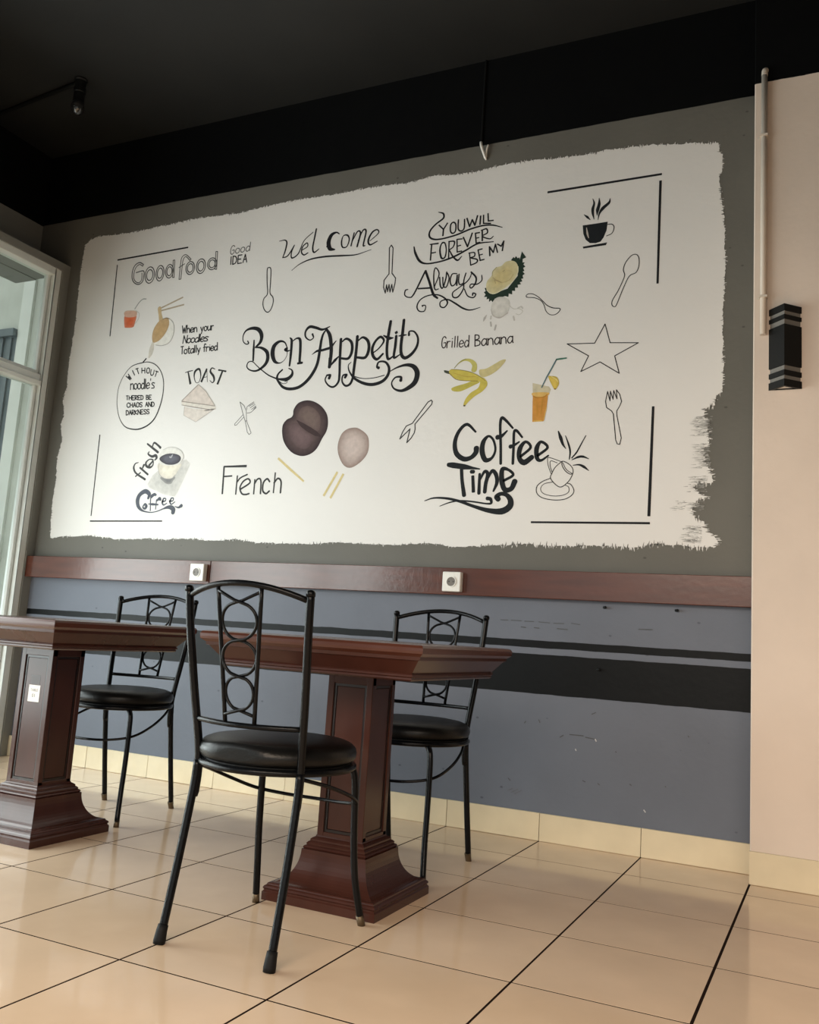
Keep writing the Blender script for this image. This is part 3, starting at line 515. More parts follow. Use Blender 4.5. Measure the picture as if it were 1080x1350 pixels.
('lettering','curved lettering reading fresh',[
('S',1,1,[.0034,.006,.0095,.0086,.0102],(.07,.07,.07),0,[.1172,1.5892,.0965,1.5821,.09,1.5593,.1111,1.5303,.1756,1.4971]),
('S',1,1,[.006],(.07,.07,.07),0,[.1086,1.514,.1395,1.5336]),
('S',1,1,[.0086,.0093],(.07,.07,.07),0,[.1333,1.5603,.191,1.5232]),
('S',1,1,[.006,.0111],(.07,.07,.07),0,[.1485,1.5543,.1576,1.575]),
('S',1,1,[.0102,.0068,.0051,.0085,.0111,.011,.0059,.0051],(.07,.07,.07),0,[.1937,1.5723,.2162,1.5983,.1916,1.6046,.1701,1.588,.1751,1.5689,.2,1.5608,.2175,1.5718,.2196,1.5906]),
('S',1,1,[.0051,.0065,.0114,.0137,.0113,.0059],(.07,.07,.07),0,[.1835,1.6454,.1781,1.6334,.2062,1.6194,.2292,1.6244,.2381,1.611,.2278,1.5999]),
('S',1,1,[.0077,.0102,.011],(.07,.07,.07),0,[.1655,1.6891,.2046,1.665,.2434,1.6411]),
('S',1,1,[.0051,.0085,.0085,.011],(.07,.07,.07),0,[.1996,1.667,.2102,1.6934,.2356,1.6811,.2566,1.6653])]),
('lettering','swashed blue grey lettering reading Coffee',[
('S',1,1,[.0109,.0193,.0211,.0195,.0212,.0186,.0126,.0067,.0042,.0041,.0058],(.1,.11,.135),0,[.2112,1.3953,.2151,1.4177,.187,1.4329,.1537,1.4163,.1409,1.3882,.1476,1.3582,.1672,1.3375,.1948,1.3263,.238,1.3208,.2793,1.3264,.3192,1.34]),
('S',1,1,[.0058,.014,.0205,.0229,.0204],(.1,.11,.135),0,[.3192,1.34,.3459,1.3473,.3689,1.3466,.385,1.3355,.3852,1.3202]),
('S',1,1,[.0025,.0082,.0163],(.1,.11,.135),0,[.3934,1.352,.4169,1.3465,.4352,1.3556]),
('S',1,1,[.0059,.0079,.0094,.0094,.0081,.0067],(.1,.11,.135),0,[.1826,1.3525,.1941,1.3655,.2074,1.3543,.1998,1.3412,.1868,1.3431,.1826,1.3525]),
('S',1,1,[.0034],(.1,.11,.135),0,[.1927,1.358,.2005,1.3535,.1955,1.3487]),
('S',1,1,[.0058,.0059,.0056,.005],(.1,.11,.135),0,[.2585,1.4099,.239,1.4157,.2281,1.3989,.2343,1.3301]),
('S',1,1,[.0075,.0142,.0058],(.1,.11,.135),0,[.2319,1.3989,.2484,1.4156,.2627,1.4136]),
('S',1,1,[.0034,.0109,.0066],(.1,.11,.135),0,[.2177,1.3654,.2462,1.3635,.2815,1.3615]),
('S',1,1,[.0042,.005],(.1,.11,.135),0,[.2684,1.3375,.2686,1.3875]),
('S',1,1,[.0058,.0158,.0108],(.1,.11,.135),0,[.2673,1.3801,.2865,1.393,.2942,1.3874]),
('S',1,1,[.0091,.005,.0041,.007,.0086,.0055,.0041],(.1,.11,.135),0,[.3094,1.3781,.3275,1.3817,.3283,1.3928,.3144,1.3929,.3079,1.3725,.3189,1.3596,.3384,1.3687]),
('S',1,1,[.0082,.0048,.0041,.0066,.008,.0055,.0041],(.1,.11,.135),0,[.3554,1.3797,.3758,1.3815,.3787,1.3943,.3649,1.3944,.3582,1.376,.3691,1.3631,.3902,1.3759])]),
('lettering','thin lettering reading French',[
('S',1,0,[.0079,.0078],(.05,.05,.05),0,[.6809,1.5546,.6856,1.4146]),
('S',1,0,[.0071,.0105],(.05,.05,.05),0,[.6785,1.5547,.8176,1.5549]),
('S',1,0,[.0064],(.05,.05,.05),0,[.6868,1.5038,.7355,1.5062]),
('S',1,0,[.0063],(.05,.05,.05),0,[.7677,1.5076,.7679,1.4113]),
('S',1,1,[.0063],(.05,.05,.05),0,[.7685,1.4735,.7883,1.4957,.8269,1.5118]),
('S',1,1,[.007,.007,.007,.007,.007,.007,.0069,.0069],(.05,.05,.05),0,[.7948,1.438,.8468,1.4693,.8347,1.4899,.8058,1.4762,.7902,1.4444,.8049,1.4155,.8283,1.4109,.8482,1.4152]),
('S',1,0,[.0062],(.05,.05,.05),0,[.8751,1.4867,.8757,1.4118]),
('S',1,1,[.0069],(.05,.05,.05),0,[.8747,1.4625,.8915,1.4877,.911,1.4811,.9159,1.4146]),
('S',1,1,[.0075,.0075,.0076,.0075,.0075,.0075],(.05,.05,.05),0,[.9638,1.474,.9475,1.4881,.9273,1.4682,.9276,1.4303,.9479,1.4144,.9666,1.4268]),
('S',1,0,[.0061],(.05,.05,.05),0,[.9924,1.519,.9912,1.4171]),
('S',1,1,[.0075,.0075,.0074,.0074],(.05,.05,.05),0,[.9904,1.4674,1.0102,1.4891,1.0301,1.4731,1.0321,1.418])]),
('painted_cutlery','crossed knife and fork outline',[
('S',1,0,[.0022,.0022,.0021,.0021,.0021,.0021,.0021,.0021,.0021,.0022],(.12,.12,.12),0,[.7401,1.8887,.7672,1.8688,.7843,1.8403,.7917,1.7874,.8263,1.7241,.815,1.716,.8029,1.7282,.7841,1.7864,.7617,1.8348,.7401,1.8887]),
('S',1,0,[.0021],(.12,.12,.12),0,[.7841,1.7864,.7947,1.7886]),
('S',1,0,[.0021,.0022,.0022,.0022,.0021],(.12,.12,.12),0,[.7671,1.8213,.7203,1.7741,.7227,1.7667,.7334,1.7689,.7738,1.8092]),
('S',1,1,[.0021],(.12,.12,.12),0,[.7867,1.8467,.7895,1.863,.8256,1.8842]),
('S',1,1,[.0021],(.12,.12,.12),0,[.7903,1.8281,.816,1.8322,.8401,1.8572]),
('S',1,0,[.0021],(.12,.12,.12),0,[.7972,1.8626,.8302,1.8774]),
('S',1,0,[.0021],(.12,.12,.12),0,[.8059,1.8537,.8348,1.8706]),
('S',1,0,[.0021],(.12,.12,.12),0,[.8145,1.8454,.8418,1.8623]),
('S',1,0,[.0021],(.12,.12,.12),0,[.8216,1.8371,.8442,1.8544])]),
('painted_bread','large dark brown bread roll',[
('A',0,1,[.0],(.035,.022,.024),(.13,.085,.082),[1.066,1.8074,1.0671,1.833,1.0897,1.8639,1.1321,1.8757,1.176,1.8689,1.2212,1.8444,1.2566,1.8049,1.2691,1.7605,1.2646,1.717,1.2433,1.6804,1.2193,1.6344,1.1864,1.6074,1.1409,1.5973,1.0929,1.6087,1.0538,1.6363,1.0242,1.6752,1.0108,1.7203,1.012,1.7586,1.0317,1.7834,1.0563,1.7938]),
('A',1,1,[.0],(.12,.08,.075),(.17,.12,.105),[1.0953,1.8061,1.1104,1.8372,1.1493,1.8467,1.1868,1.8303,1.2184,1.7972,1.2276,1.7591,1.2186,1.7187,1.182,1.7296,1.1285,1.7633,1.1045,1.7866]),
('A',1,1,[.0],(.1,.065,.065),(.16,.105,.105),[1.0472,1.7381,1.0701,1.7658,1.1073,1.7579,1.1466,1.7246,1.1924,1.6946,1.1882,1.6635,1.159,1.6331,1.1115,1.6408,1.0677,1.6801]),
('S',2,1,[.0027,.0176,.0229,.02,.0067],(.05,.03,.03),0,[1.0908,1.7776,1.1221,1.7541,1.1679,1.727,1.2055,1.7067,1.2315,1.6932])]),
('painted_bread','small pale brown bread roll',[
('A',0,1,[.0],(.3,.22,.19),(.58,.48,.44),[1.4058,1.7275,1.4403,1.7225,1.4862,1.6902,1.4999,1.6532,1.4971,1.6049,1.4669,1.5634,1.4153,1.5343,1.3733,1.5473,1.3415,1.597,1.333,1.6464,1.3467,1.6953,1.3722,1.719])]),
('painted_fries','pale yellow french fries',[
('S',1,0,[.0096,.0108,.008],(.68,.56,.28),0,[1.0036,1.5883,1.0788,1.5318,1.1578,1.4738]),
('S',1,0,[.0097,.0098],(.68,.56,.28),0,[1.3419,1.5144,1.2773,1.4013]),
('S',1,0,[.0097],(.68,.56,.28),0,[1.3756,1.5047,1.315,1.3901])]),
('lettering','script lettering reading Welcome',[
('S',1,1,[.0025,.0049,.0073,.0065,.0041],(.012,.012,.014),0,[.8914,2.7345,.9256,2.7352,.9384,2.7182,.9319,2.6733,.9207,2.6405]),
('S',1,1,[.0041,.0057,.004],(.012,.012,.014),0,[.9207,2.6405,.9514,2.648,.9859,2.7005]),
('S',1,1,[.004,.0053,.0061,.0054,.0038,.0032],(.012,.012,.014),0,[.9859,2.7005,.9713,2.6606,.9784,2.6317,1.0143,2.6513,1.0415,2.7158,1.0918,2.7558]),
('S',1,1,[.004,.0045,.0051,.0056,.0061,.0058,.0048],(.012,.012,.014),0,[1.0362,2.6674,1.0656,2.6824,1.0612,2.7018,1.0377,2.6861,1.0322,2.6566,1.0489,2.6394,1.0714,2.6478]),
('S',1,1,[.0072,.0071,.0075,.0069,.0039],(.012,.012,.014),0,[1.1095,2.7707,1.1032,2.7226,1.0973,2.6707,1.108,2.6453,1.1346,2.6599]),
('S',1,1,[.0039,.007,.0172,.0204,.0187,.0062],(.012,.012,.014),0,[1.2472,2.7253,1.2286,2.7353,1.2013,2.7242,1.1883,2.6886,1.1995,2.6536,1.227,2.6449]),
('S',1,1,[.0031,.0063],(.012,.012,.014),0,[1.1845,2.6854,1.1806,2.6658]),
('S',1,1,[.0039,.0071,.0057,.0046,.0056,.0071,.0039],(.012,.012,.014),0,[1.271,2.7109,1.2634,2.6786,1.2721,2.6515,1.296,2.6521,1.3065,2.6876,1.2949,2.7113,1.271,2.7109]),
('S',1,0,[.0054,.0061],(.012,.012,.014),0,[1.3322,2.7209,1.3191,2.6505]),
('S',1,1,[.0038,.0059,.0071,.0076],(.012,.012,.014),0,[1.3222,2.6707,1.3494,2.7222,1.3676,2.7123,1.3544,2.6444]),
('S',1,1,[.0038,.0061,.0072,.0068,.0045],(.012,.012,.014),0,[1.3575,2.6733,1.3807,2.7252,1.3985,2.7176,1.3885,2.6487,1.3983,2.643]),
('S',1,1,[.003,.0043,.0055,.0076,.0086,.0069,.0038],(.012,.012,.014),0,[1.4246,2.6643,1.4683,2.6984,1.4591,2.7179,1.4328,2.7069,1.4149,2.6692,1.4263,2.6437,1.4654,2.6574]),
('S',1,1,[.0016,.004,.0063,.0078,.0069,.0046,.0015],(.012,.012,.014),0,[.9834,2.5646,1.0284,2.5931,1.093,2.6113,1.1747,2.6145,1.272,2.6073,1.3516,2.6023,1.4345,2.6179])]),
('painted_spoon','upright small spoon outline',[
('S',1,1,[.0041,.0041,.0041,.0041,.0041,.0041,.004,.004,.004,.004,.004,.004,.0041,.0041,.0041],(.012,.012,.014),0,[.8474,2.4555,.8378,2.521,.8318,2.5865,.8411,2.5969,.8543,2.5861,.8596,2.5185,.8626,2.4576,.8823,2.4329,.8872,2.4023,.8756,2.3659,.8581,2.3541,.8375,2.3697,.8247,2.4011,.8284,2.431,.8474,2.4555])]),
('painted_fork','upright fork outline beside the word Welcome',[
('S',1,0,[.004,.0041,.0041,.0041,.004,.004,.004,.004,.004,.004,.004,.004,.004,.004,.004,.0041,.004],(.012,.012,.014),0,[1.5423,2.4802,1.5345,2.6135,1.5441,2.6266,1.5544,2.6109,1.558,2.4819,1.5796,2.4546,1.5784,2.43,1.5698,2.3851,1.5616,2.4248,1.5547,2.3867,1.5464,2.4265,1.5416,2.3902,1.5336,2.4265,1.53,2.3844,1.5178,2.4155,1.5181,2.451,1.5423,2.4802])]),
('lettering','large swashed lettering reading Bon Appetit',[
('S',1,1,[.0053,.0062,.0046,.0039,.0047,.0085,.0142,.0185,.019,.0148,.0073],(.012,.012,.014),0,[.7518,2.2101,.7589,2.1974,.7452,2.1936,.7246,2.21,.7202,2.2397,.7369,2.2677,.7756,2.2765,.8133,2.2658,.8346,2.2348,.8318,2.1987,.8039,2.1719]),
('S',1,1,[.0052,.011,.0166,.0175,.014,.0086,.0057,.0052,.0048,.0039,.0034,.0043,.0052,.0061],(.012,.012,.014),0,[.8039,2.1719,.8408,2.1665,.8767,2.142,.8852,2.103,.8677,2.0707,.8258,2.0473,.7862,2.0524,.7628,2.0709,.7675,2.0947,.7924,2.0978,.8229,2.0739,.8533,2.0502,.9007,2.0184,.9492,1.9977]),
('S',1,0,[.0063,.0115,.0084],(.012,.012,.014),0,[.7913,2.2108,.7937,2.163,.7975,2.1022]),
('S',1,1,[.0041,.0061,.0113,.0196,.0216,.0154,.0051,.002,.0015,.0041],(.012,.012,.014),0,[.9964,2.1565,.979,2.1841,.9484,2.1914,.9178,2.17,.9121,2.1297,.9288,2.0902,.9573,2.0777,.9833,2.0886,.9986,2.1136,.999,2.1468]),
('S',1,1,[.0112,.0122,.0071,.0041],(.012,.012,.014),0,[.9958,2.1518,.9867,2.1453,.9984,2.1373,1.0159,2.1397]),
('S',1,1,[.0051,.0122,.0121,.0081],(.012,.012,.014),0,[1.0093,2.2054,1.0203,2.1878,1.022,2.1165,1.0201,2.0599]),
('S',1,1,[.0041,.0071,.0131,.0131,.012,.005],(.012,.012,.014),0,[1.0238,2.1852,1.0502,2.1996,1.07,2.1884,1.0761,2.1312,1.0784,2.0746,1.0938,2.0688]),
('S',1,1,[.01],(.012,.012,.014),0,[1.0684,2.0683,1.0922,2.0698]),
('S',1,1,[.0071,.0081,.0112,.0081],(.012,.012,.014),0,[.98,2.0415,.9576,2.0217,.953,1.9984,.9712,1.9689]),
('S',1,1,[.0081,.0111,.013,.0139,.0148,.0148,.0138,.0129,.0119],(.012,.012,.014),0,[.9583,1.9886,.9889,1.9537,1.0332,1.9394,1.0857,1.9456,1.1302,1.9754,1.1629,2.0173,1.1821,2.0624,1.1891,2.1271,1.1926,2.1735]),
('S',1,1,[.0119,.0099,.0059],(.012,.012,.014),0,[1.1926,2.1735,1.2001,2.2056,1.2161,2.23]),
('S',1,1,[.004,.006,.0141,.0171,.0111,.0041],(.012,.012,.014),0,[1.0172,2.046,1.037,2.0352,1.0394,2.0116,1.0146,1.9921,.9796,1.992,.9492,1.9977]),
('S',1,1,[.0015],(.012,.012,.014),0,[.9581,1.991,.9872,1.9703,1.0113,1.9712,1.014,1.9813,.9998,1.9789]),
('S',1,1,[.009,.005,.005,.007,.0091,.0131,.012,.0099,.004],(.012,.012,.014),0,[1.1392,2.2133,1.1463,2.1938,1.1262,2.1837,1.1006,2.2024,1.0978,2.231,1.1196,2.2528,1.1573,2.2447,1.1951,2.2319,1.2356,2.2437]),
('S',1,1,[.0099,.0168,.0167,.0156,.0146],(.012,.012,.014),0,[1.2156,2.2347,1.2397,2.1976,1.253,2.136,1.2546,2.0895,1.2516,2.0367]),
('S',1,1,[.002,.0099,.0109,.0118],(.012,.012,.014),0,[1.1465,2.108,1.1738,2.1236,1.2048,2.1258,1.2556,2.1358]),
('S',1,1,[.0127,.0088,.0029],(.012,.012,.014),0,[1.2514,2.1361,1.2607,2.147,1.2779,2.1674]),
('S',1,1,[.0039,.0078,.0127,.0049],(.012,.012,.014),0,[1.2516,2.0367,1.2627,2.0497,1.2804,2.0692,1.2993,2.0862]),
('S',1,1,[.0166,.0146],(.012,.012,.014),0,[1.2528,2.0804,1.2524,2.0389]),
('S',1,1,[.0127,.0126,.0116,.0106,.0096,.0087,.0068,.0058,.0068],(.012,.012,.014),0,[1.3044,2.1735,1.3053,2.1226,1.3079,2.0579,1.3115,1.9936,1.3081,1.9573,1.2847,1.935,1.2559,1.9431,1.2339,1.9711,1.2409,1.996]),
('S',1,1,[.0068,.0107,.0126],(.012,.012,.014),0,[1.2409,1.996,1.2589,1.9948,1.2552,1.9799]),
('S',1,1,[.0049,.0095,.0124,.0131,.0117,.0087],(.012,.012,.014),0,[1.3084,2.157,1.3349,2.1732,1.3645,2.1523,1.3707,2.1082,1.3536,2.0729,1.3129,2.076]),
('S',1,1,[.0135,.0125,.0134,.0124,.0114,.0105,.0086,.0067,.0067,.0096,.0115],(.012,.012,.014),0,[1.3948,2.1796,1.3944,2.1247,1.3925,2.07,1.3889,2.0111,1.387,1.975,1.3746,1.9441,1.3502,1.9365,1.3297,1.9582,1.3307,1.9877,1.3506,1.991,1.3441,1.9787]),
('S',1,1,[.0048,.0094,.0128,.0139,.0125,.0096],(.012,.012,.014),0,[1.3993,2.1563,1.4254,2.1725,1.4544,2.1518,1.4627,2.1101,1.4461,2.0706,1.4011,2.0739]),
('S',1,1,[.0047,.0054,.0085,.0111,.0104,.0126,.0128,.0113,.0084],(.012,.012,.014),0,[1.4841,2.0881,1.5166,2.1104,1.5408,2.1446,1.522,2.1665,1.4965,2.1483,1.4811,2.1132,1.4875,2.0765,1.5111,2.0567,1.5408,2.0815]),
('S',1,1,[.0122,.0132,.0122,.0112,.0046],(.012,.012,.014),0,[1.57,2.2393,1.5642,2.1878,1.5593,2.1115,1.5695,2.0546,1.5997,2.068]),
('S',1,1,[.0047,.0141,.0141,.0037],(.012,.012,.014),0,[1.5372,2.172,1.5615,2.1586,1.5715,2.1555,1.5898,2.1558]),
('S',1,1,[.0112,.0121,.0102,.0046],(.012,.012,.014),0,[1.6046,2.164,1.6033,2.117,1.6004,2.059,1.6297,2.0702]),
('S',1,0,[.0112],(.012,.012,.014),0,[1.5987,2.178,1.6089,2.1839]),
('S',1,1,[.0121,.0129,.013,.0136,.0138,.0128,.0108,.0083,.0063,.006,.0102],(.012,.012,.014),0,[1.6398,2.2396,1.6374,2.1858,1.6331,2.1145,1.6393,2.0695,1.6604,2.0523,1.6922,2.0699,1.7157,2.1034,1.7191,2.1431,1.6989,2.176,1.6726,2.1805,1.6715,2.1627]),
('S',1,1,[.0047,.0093,.0037],(.012,.012,.014),0,[1.619,2.1627,1.6381,2.1643,1.658,2.1652]),
('S',1,1,[.0029,.0038,.0062,.0102,.0126,.0136,.0135,.0126,.0111,.0086,.0069,.0088,.0122],(.012,.012,.014),0,[1.3704,2.0525,1.3568,2.0361,1.3671,2.0035,1.4001,1.9674,1.4517,1.9416,1.5013,1.934,1.5488,1.9467,1.5754,1.9761,1.5776,2.0116,1.5561,2.0399,1.522,2.0424,1.5139,2.0205,1.5233,2.0132]),
('S',1,1,[.0038,.0028,.0028,.0037],(.012,.012,.014),0,[1.3889,1.9817,1.4398,1.9671,1.4988,1.9655,1.5563,1.9752]),
('S',1,1,[.0028,.007,.0119,.0182,.0217,.0216,.0173,.011,.0067,.0055,.0061,.0096,.0137],(.012,.012,.014),0,[1.5793,1.9892,1.6209,2.0086,1.6677,2.0177,1.7061,2.007,1.727,1.9748,1.7184,1.9316,1.6852,1.9052,1.6483,1.8942,1.6117,1.9074,1.5978,1.9347,1.6149,1.9602,1.6434,1.9606,1.6446,1.9442])]),
('lettering','lettering reading YOU WILL FOREVER BE MY Always',[
('S',1,1,[.0027,.0071,.0075,.0067,.0072,.0076,.007,.0064,.0067,.0071,.0062,.0059,.0026],(.012,.012,.014),0,[1.7837,2.76,1.8088,2.7494,1.8104,2.7253,1.7739,2.7014,1.7459,2.6709,1.7452,2.6418,1.7708,2.6251,1.8169,2.6231,1.8858,2.633,1.9481,2.6504,2.0102,2.6598,2.062,2.655,2.1088,2.6381]),
('S',1,0,[.0059],(.012,.012,.014),0,[1.7907,2.6937,1.815,2.6691,1.8337,2.6981]),
('S',1,0,[.0064],(.012,.012,.014),0,[1.815,2.6691,1.8139,2.6361]),
('S',1,1,[.0059,.0059,.0059,.0059,.0058,.0058,.0058,.0058,.0059],(.012,.012,.014),0,[1.8635,2.6978,1.8523,2.69,1.8499,2.6708,1.8532,2.6513,1.8647,2.6425,1.8759,2.6502,1.8783,2.6694,1.875,2.6889,1.8635,2.6978]),
('S',1,1,[.0058],(.012,.012,.014),0,[1.8888,2.7059,1.8897,2.6645,1.8993,2.6502,1.9116,2.6496,1.9206,2.6628,1.9197,2.704]),
('S',1,0,[.0063],(.012,.012,.014),0,[1.9316,2.7075,1.9473,2.6642,1.9586,2.6968,1.9734,2.667,1.9838,2.7129]),
('S',1,0,[.0063],(.012,.012,.014),0,[1.9996,2.7106,1.9984,2.6666]),
('S',1,0,[.0057],(.012,.012,.014),0,[2.0136,2.7111,2.0158,2.6704,2.0512,2.6653]),
('S',1,0,[.0057],(.012,.012,.014),0,[2.0356,2.7156,2.0391,2.6789,2.0634,2.6779]),
('S',1,1,[.0044,.0098,.0097,.0064,.0064,.0074,.0074,.0073,.0062,.0036],(.012,.012,.014),0,[1.6664,2.6019,1.6759,2.5688,1.701,2.526,1.7377,2.5083,1.7973,2.5088,1.8504,2.5179,1.892,2.5308,1.9382,2.5507,1.9942,2.5743,2.0689,2.5735]),
('S',1,0,[.0059],(.012,.012,.014),0,[1.7586,2.603,1.7575,2.5216]),
('S',1,0,[.0043,.0064],(.012,.012,.014),0,[1.7489,2.6027,1.794,2.602]),
('S',1,0,[.0048],(.012,.012,.014),0,[1.7605,2.558,1.7832,2.5593]),
('S',1,1,[.0048,.007,.0074,.0061,.0048,.0052,.0075],(.012,.012,.014),0,[1.8104,2.5988,1.8032,2.5682,1.8133,2.5277,1.831,2.5281,1.8357,2.564,1.8265,2.5992,1.8104,2.5988]),
('S',1,0,[.0053],(.012,.012,.014),0,[1.8476,2.6043,1.8504,2.5179]),
('S',1,1,[.0048,.0063,.0048,.0048],(.012,.012,.014),0,[1.846,2.6045,1.8745,2.6006,1.8708,2.5751,1.8502,2.5621]),
('S',1,1,[.0042,.0063,.0073,.0031],(.012,.012,.014),0,[1.8531,2.5592,1.871,2.5283,1.8962,2.5054,1.9163,2.5225]),
('S',1,0,[.0053,.0053,.0053,.0052],(.012,.012,.014),0,[1.9138,2.6084,1.8873,2.6094,1.8921,2.5463,1.9147,2.5486]),
('S',1,0,[.0047],(.012,.012,.014),0,[1.8904,2.5751,1.9093,2.5778]),
('S',1,0,[.0058,.006,.0063],(.012,.012,.014),0,[1.9186,2.6155,1.9426,2.5656,1.9624,2.6303]),
('S',1,0,[.0057],(.012,.012,.014),0,[1.999,2.6278,1.9783,2.627,1.9847,2.5781,2.0033,2.5793]),
('S',1,0,[.0047],(.012,.012,.014),0,[1.9813,2.6018,1.9978,2.6037]),
('S',1,0,[.0062],(.012,.012,.014),0,[2.0114,2.639,2.0144,2.5845]),
('S',1,1,[.0047,.0059,.0053,.0049,.0047,.0031],(.012,.012,.014),0,[2.0063,2.6371,2.0319,2.6412,2.0371,2.6209,2.0131,2.6078,2.0501,2.5899,2.0675,2.6003]),
('S',1,0,[.0047],(.012,.012,.014),0,[1.9538,2.5358,1.9637,2.4729]),
('S',1,1,[.0042,.0048,.005,.0047,.0057,.0057,.0047],(.012,.012,.014),0,[1.9508,2.5336,1.9784,2.5326,1.9795,2.5145,1.9616,2.5091,1.9934,2.4974,1.9917,2.4823,1.9637,2.4729]),
('S',1,0,[.0052,.0052,.0052,.0051],(.012,.012,.014),0,[2.0165,2.5457,1.996,2.5432,2.0093,2.4903,2.0287,2.493]),
('S',1,0,[.0041],(.012,.012,.014),0,[2.0027,2.5167,2.0206,2.5196]),
('S',1,0,[.0061,.0062,.0056,.0051,.0051],(.012,.012,.014),0,[2.0556,2.5074,2.0512,2.5514,2.0718,2.5207,2.0798,2.5603,2.0922,2.518]),
('S',1,0,[.0051,.0056,.0061],(.012,.012,.014),0,[2.0901,2.559,2.1085,2.5464,2.1199,2.5703]),
('S',1,0,[.0056],(.012,.012,.014),0,[2.1199,2.5703,2.1148,2.5227]),
('S',1,1,[.0032,.0054,.0043,.0043,.0064,.0075],(.012,.012,.014),0,[1.6499,2.3899,1.6363,2.3861,1.6353,2.3626,1.6583,2.3497,1.6821,2.3628,1.7348,2.472]),
('S',1,1,[.0097,.0096,.0106,.0074],(.012,.012,.014),0,[1.7359,2.4718,1.7605,2.4116,1.7834,2.352,1.8063,2.33]),
('S',1,0,[.0064,.0069],(.012,.012,.014),0,[1.7023,2.3878,1.7688,2.3847]),
('S',1,1,[.0037,.0046,.0044,.0048,.0051,.0046,.0037],(.012,.012,.014),0,[1.7864,2.3879,1.8067,2.4478,1.7884,2.4812,1.7799,2.4614,1.7823,2.4091,1.791,2.3744,1.8087,2.3751]),
('S',1,1,[.0053],(.012,.012,.014),0,[1.8104,2.4318,1.8169,2.3897,1.8299,2.3779,1.843,2.4229,1.8448,2.4537]),
('S',1,1,[.0048,.0047,.0047,.0047,.0047],(.012,.012,.014),0,[1.8266,2.43,1.8319,2.388,1.8483,2.381,1.8591,2.421,1.8494,2.448]),
('S',1,1,[.0037,.0049,.0052,.005,.0047,.0047],(.012,.012,.014),0,[1.8976,2.4397,1.8738,2.44,1.8651,2.4101,1.8747,2.3833,1.8926,2.3915,1.8994,2.4267]),
('S',1,0,[.0057],(.012,.012,.014),0,[1.899,2.4344,1.9001,2.3804]),
('S',1,1,[.0047],(.012,.012,.014),0,[1.9083,2.4359,1.9079,2.4001,1.9167,2.3837,1.9321,2.3896]),
('S',1,1,[.0047,.0047,.0047,.0062,.0052,.0047,.0042,.0047,.0041,.0031],(.012,.012,.014),0,[1.9423,2.4371,1.9339,2.4022,1.9338,2.3614,1.9098,2.3258,1.8861,2.3267,1.8821,2.3491,1.9073,2.3669,1.9475,2.393,1.9645,2.414,1.971,2.4362]),
('S',1,1,[.0062,.0069,.0062,.0049,.0041,.0045,.0046,.0043,.0036],(.012,.012,.014),0,[1.9682,2.4391,1.9932,2.4107,1.9922,2.3829,1.9753,2.3619,1.9656,2.3681,1.9717,2.3801,2.0002,2.3769,2.0225,2.3921,2.0211,2.4176]),
('S',1,1,[.0036,.0041,.0046,.0046,.0051,.0056],(.012,.012,.014),0,[1.939,2.3608,1.9567,2.3259,1.9858,2.3142,1.9968,2.3292,1.983,2.3357,1.9815,2.3258]),
('S',1,1,[.0053,.0048,.0039,.0041,.0048,.0051,.0048,.0048,.0049,.0063,.0063,.005,.0047,.0044,.0051,.0066,.0067,.0048,.002],(.012,.012,.014),0,[1.733,2.2978,1.7311,2.3016,1.7476,2.2989,1.7428,2.2735,1.7155,2.2762,1.7029,2.3008,1.7172,2.3305,1.754,2.3474,1.8025,2.3474,1.8411,2.3279,1.8585,2.303,1.844,2.2815,1.8234,2.2887,1.8235,2.3117,1.8576,2.3185,1.8958,2.2966,1.9394,2.2669,1.9763,2.2556,2.022,2.2637])]),
('painted_durian','green durian cut open over yellow flesh',[
('A',0,0,[.0],(.018,.035,.024),0,[2.1585,2.4728,2.1698,2.4874,2.1761,2.4806,2.1816,2.49,2.1901,2.4789,2.1979,2.4819,2.2004,2.4716,2.2085,2.5086,2.2305,2.4778,2.2142,2.4718,2.2142,2.4559,2.2249,2.4545,2.2186,2.4453,2.2286,2.4342,2.2182,2.4294,2.2248,2.4147,2.2171,2.4117,2.2274,2.4005,2.2171,2.3938,2.2218,2.3793,2.2116,2.3785,2.2173,2.366,2.2056,2.3633,2.212,2.3527,2.1962,2.3525,2.1989,2.3383,2.185,2.3398,2.1857,2.3239,2.1717,2.3274,2.1726,2.3094,2.1564,2.3151,2.1552,2.2994,2.141,2.3048,2.0912,2.2981,2.082,2.2811,2.0733,2.292,2.0636,2.285,2.0627,2.3011,2.0507,2.2983,2.0521,2.3102,2.0377,2.3117,2.0453,2.323,2.0357,2.3341,2.0444,2.3392,2.0387,2.3539,2.0476,2.355,2.0858,2.3227,2.1492,2.3398,2.1942,2.3944,2.1942,2.4343,2.1831,2.4597]),
('A',1,1,[.0],(.62,.56,.34),(.58,.48,.24),[2.1586,2.4708,2.181,2.462,2.1941,2.4383,2.1942,2.4104,2.179,2.3803,2.1563,2.3569,2.1214,2.3348,2.0899,2.3222,2.0674,2.3267,2.0503,2.3426,2.0451,2.3633,2.0499,2.387,2.0691,2.409,2.0741,2.4286,2.0914,2.4467,2.1154,2.4519,2.1327,2.4679]),
('S',2,1,[.0024],(.72,.68,.48),0,[2.1941,2.4383,2.1942,2.4104,2.179,2.3803,2.1563,2.3569,2.1214,2.3348,2.0899,2.3222,2.0674,2.3267,2.0503,2.3426]),
('S',2,1,[.0016,.0033,.0032],(.38,.33,.18),0,[2.0725,2.4066,2.0741,2.4286,2.0914,2.4467]),
('S',2,1,[.0012,.004,.0057,.0032],(.42,.33,.17),0,[2.0914,2.3702,2.0865,2.3868,2.1009,2.3812,2.1196,2.371]),
('S',2,1,[.0032],(.4,.33,.17),0,[2.1229,2.4228,2.1307,2.4279]),
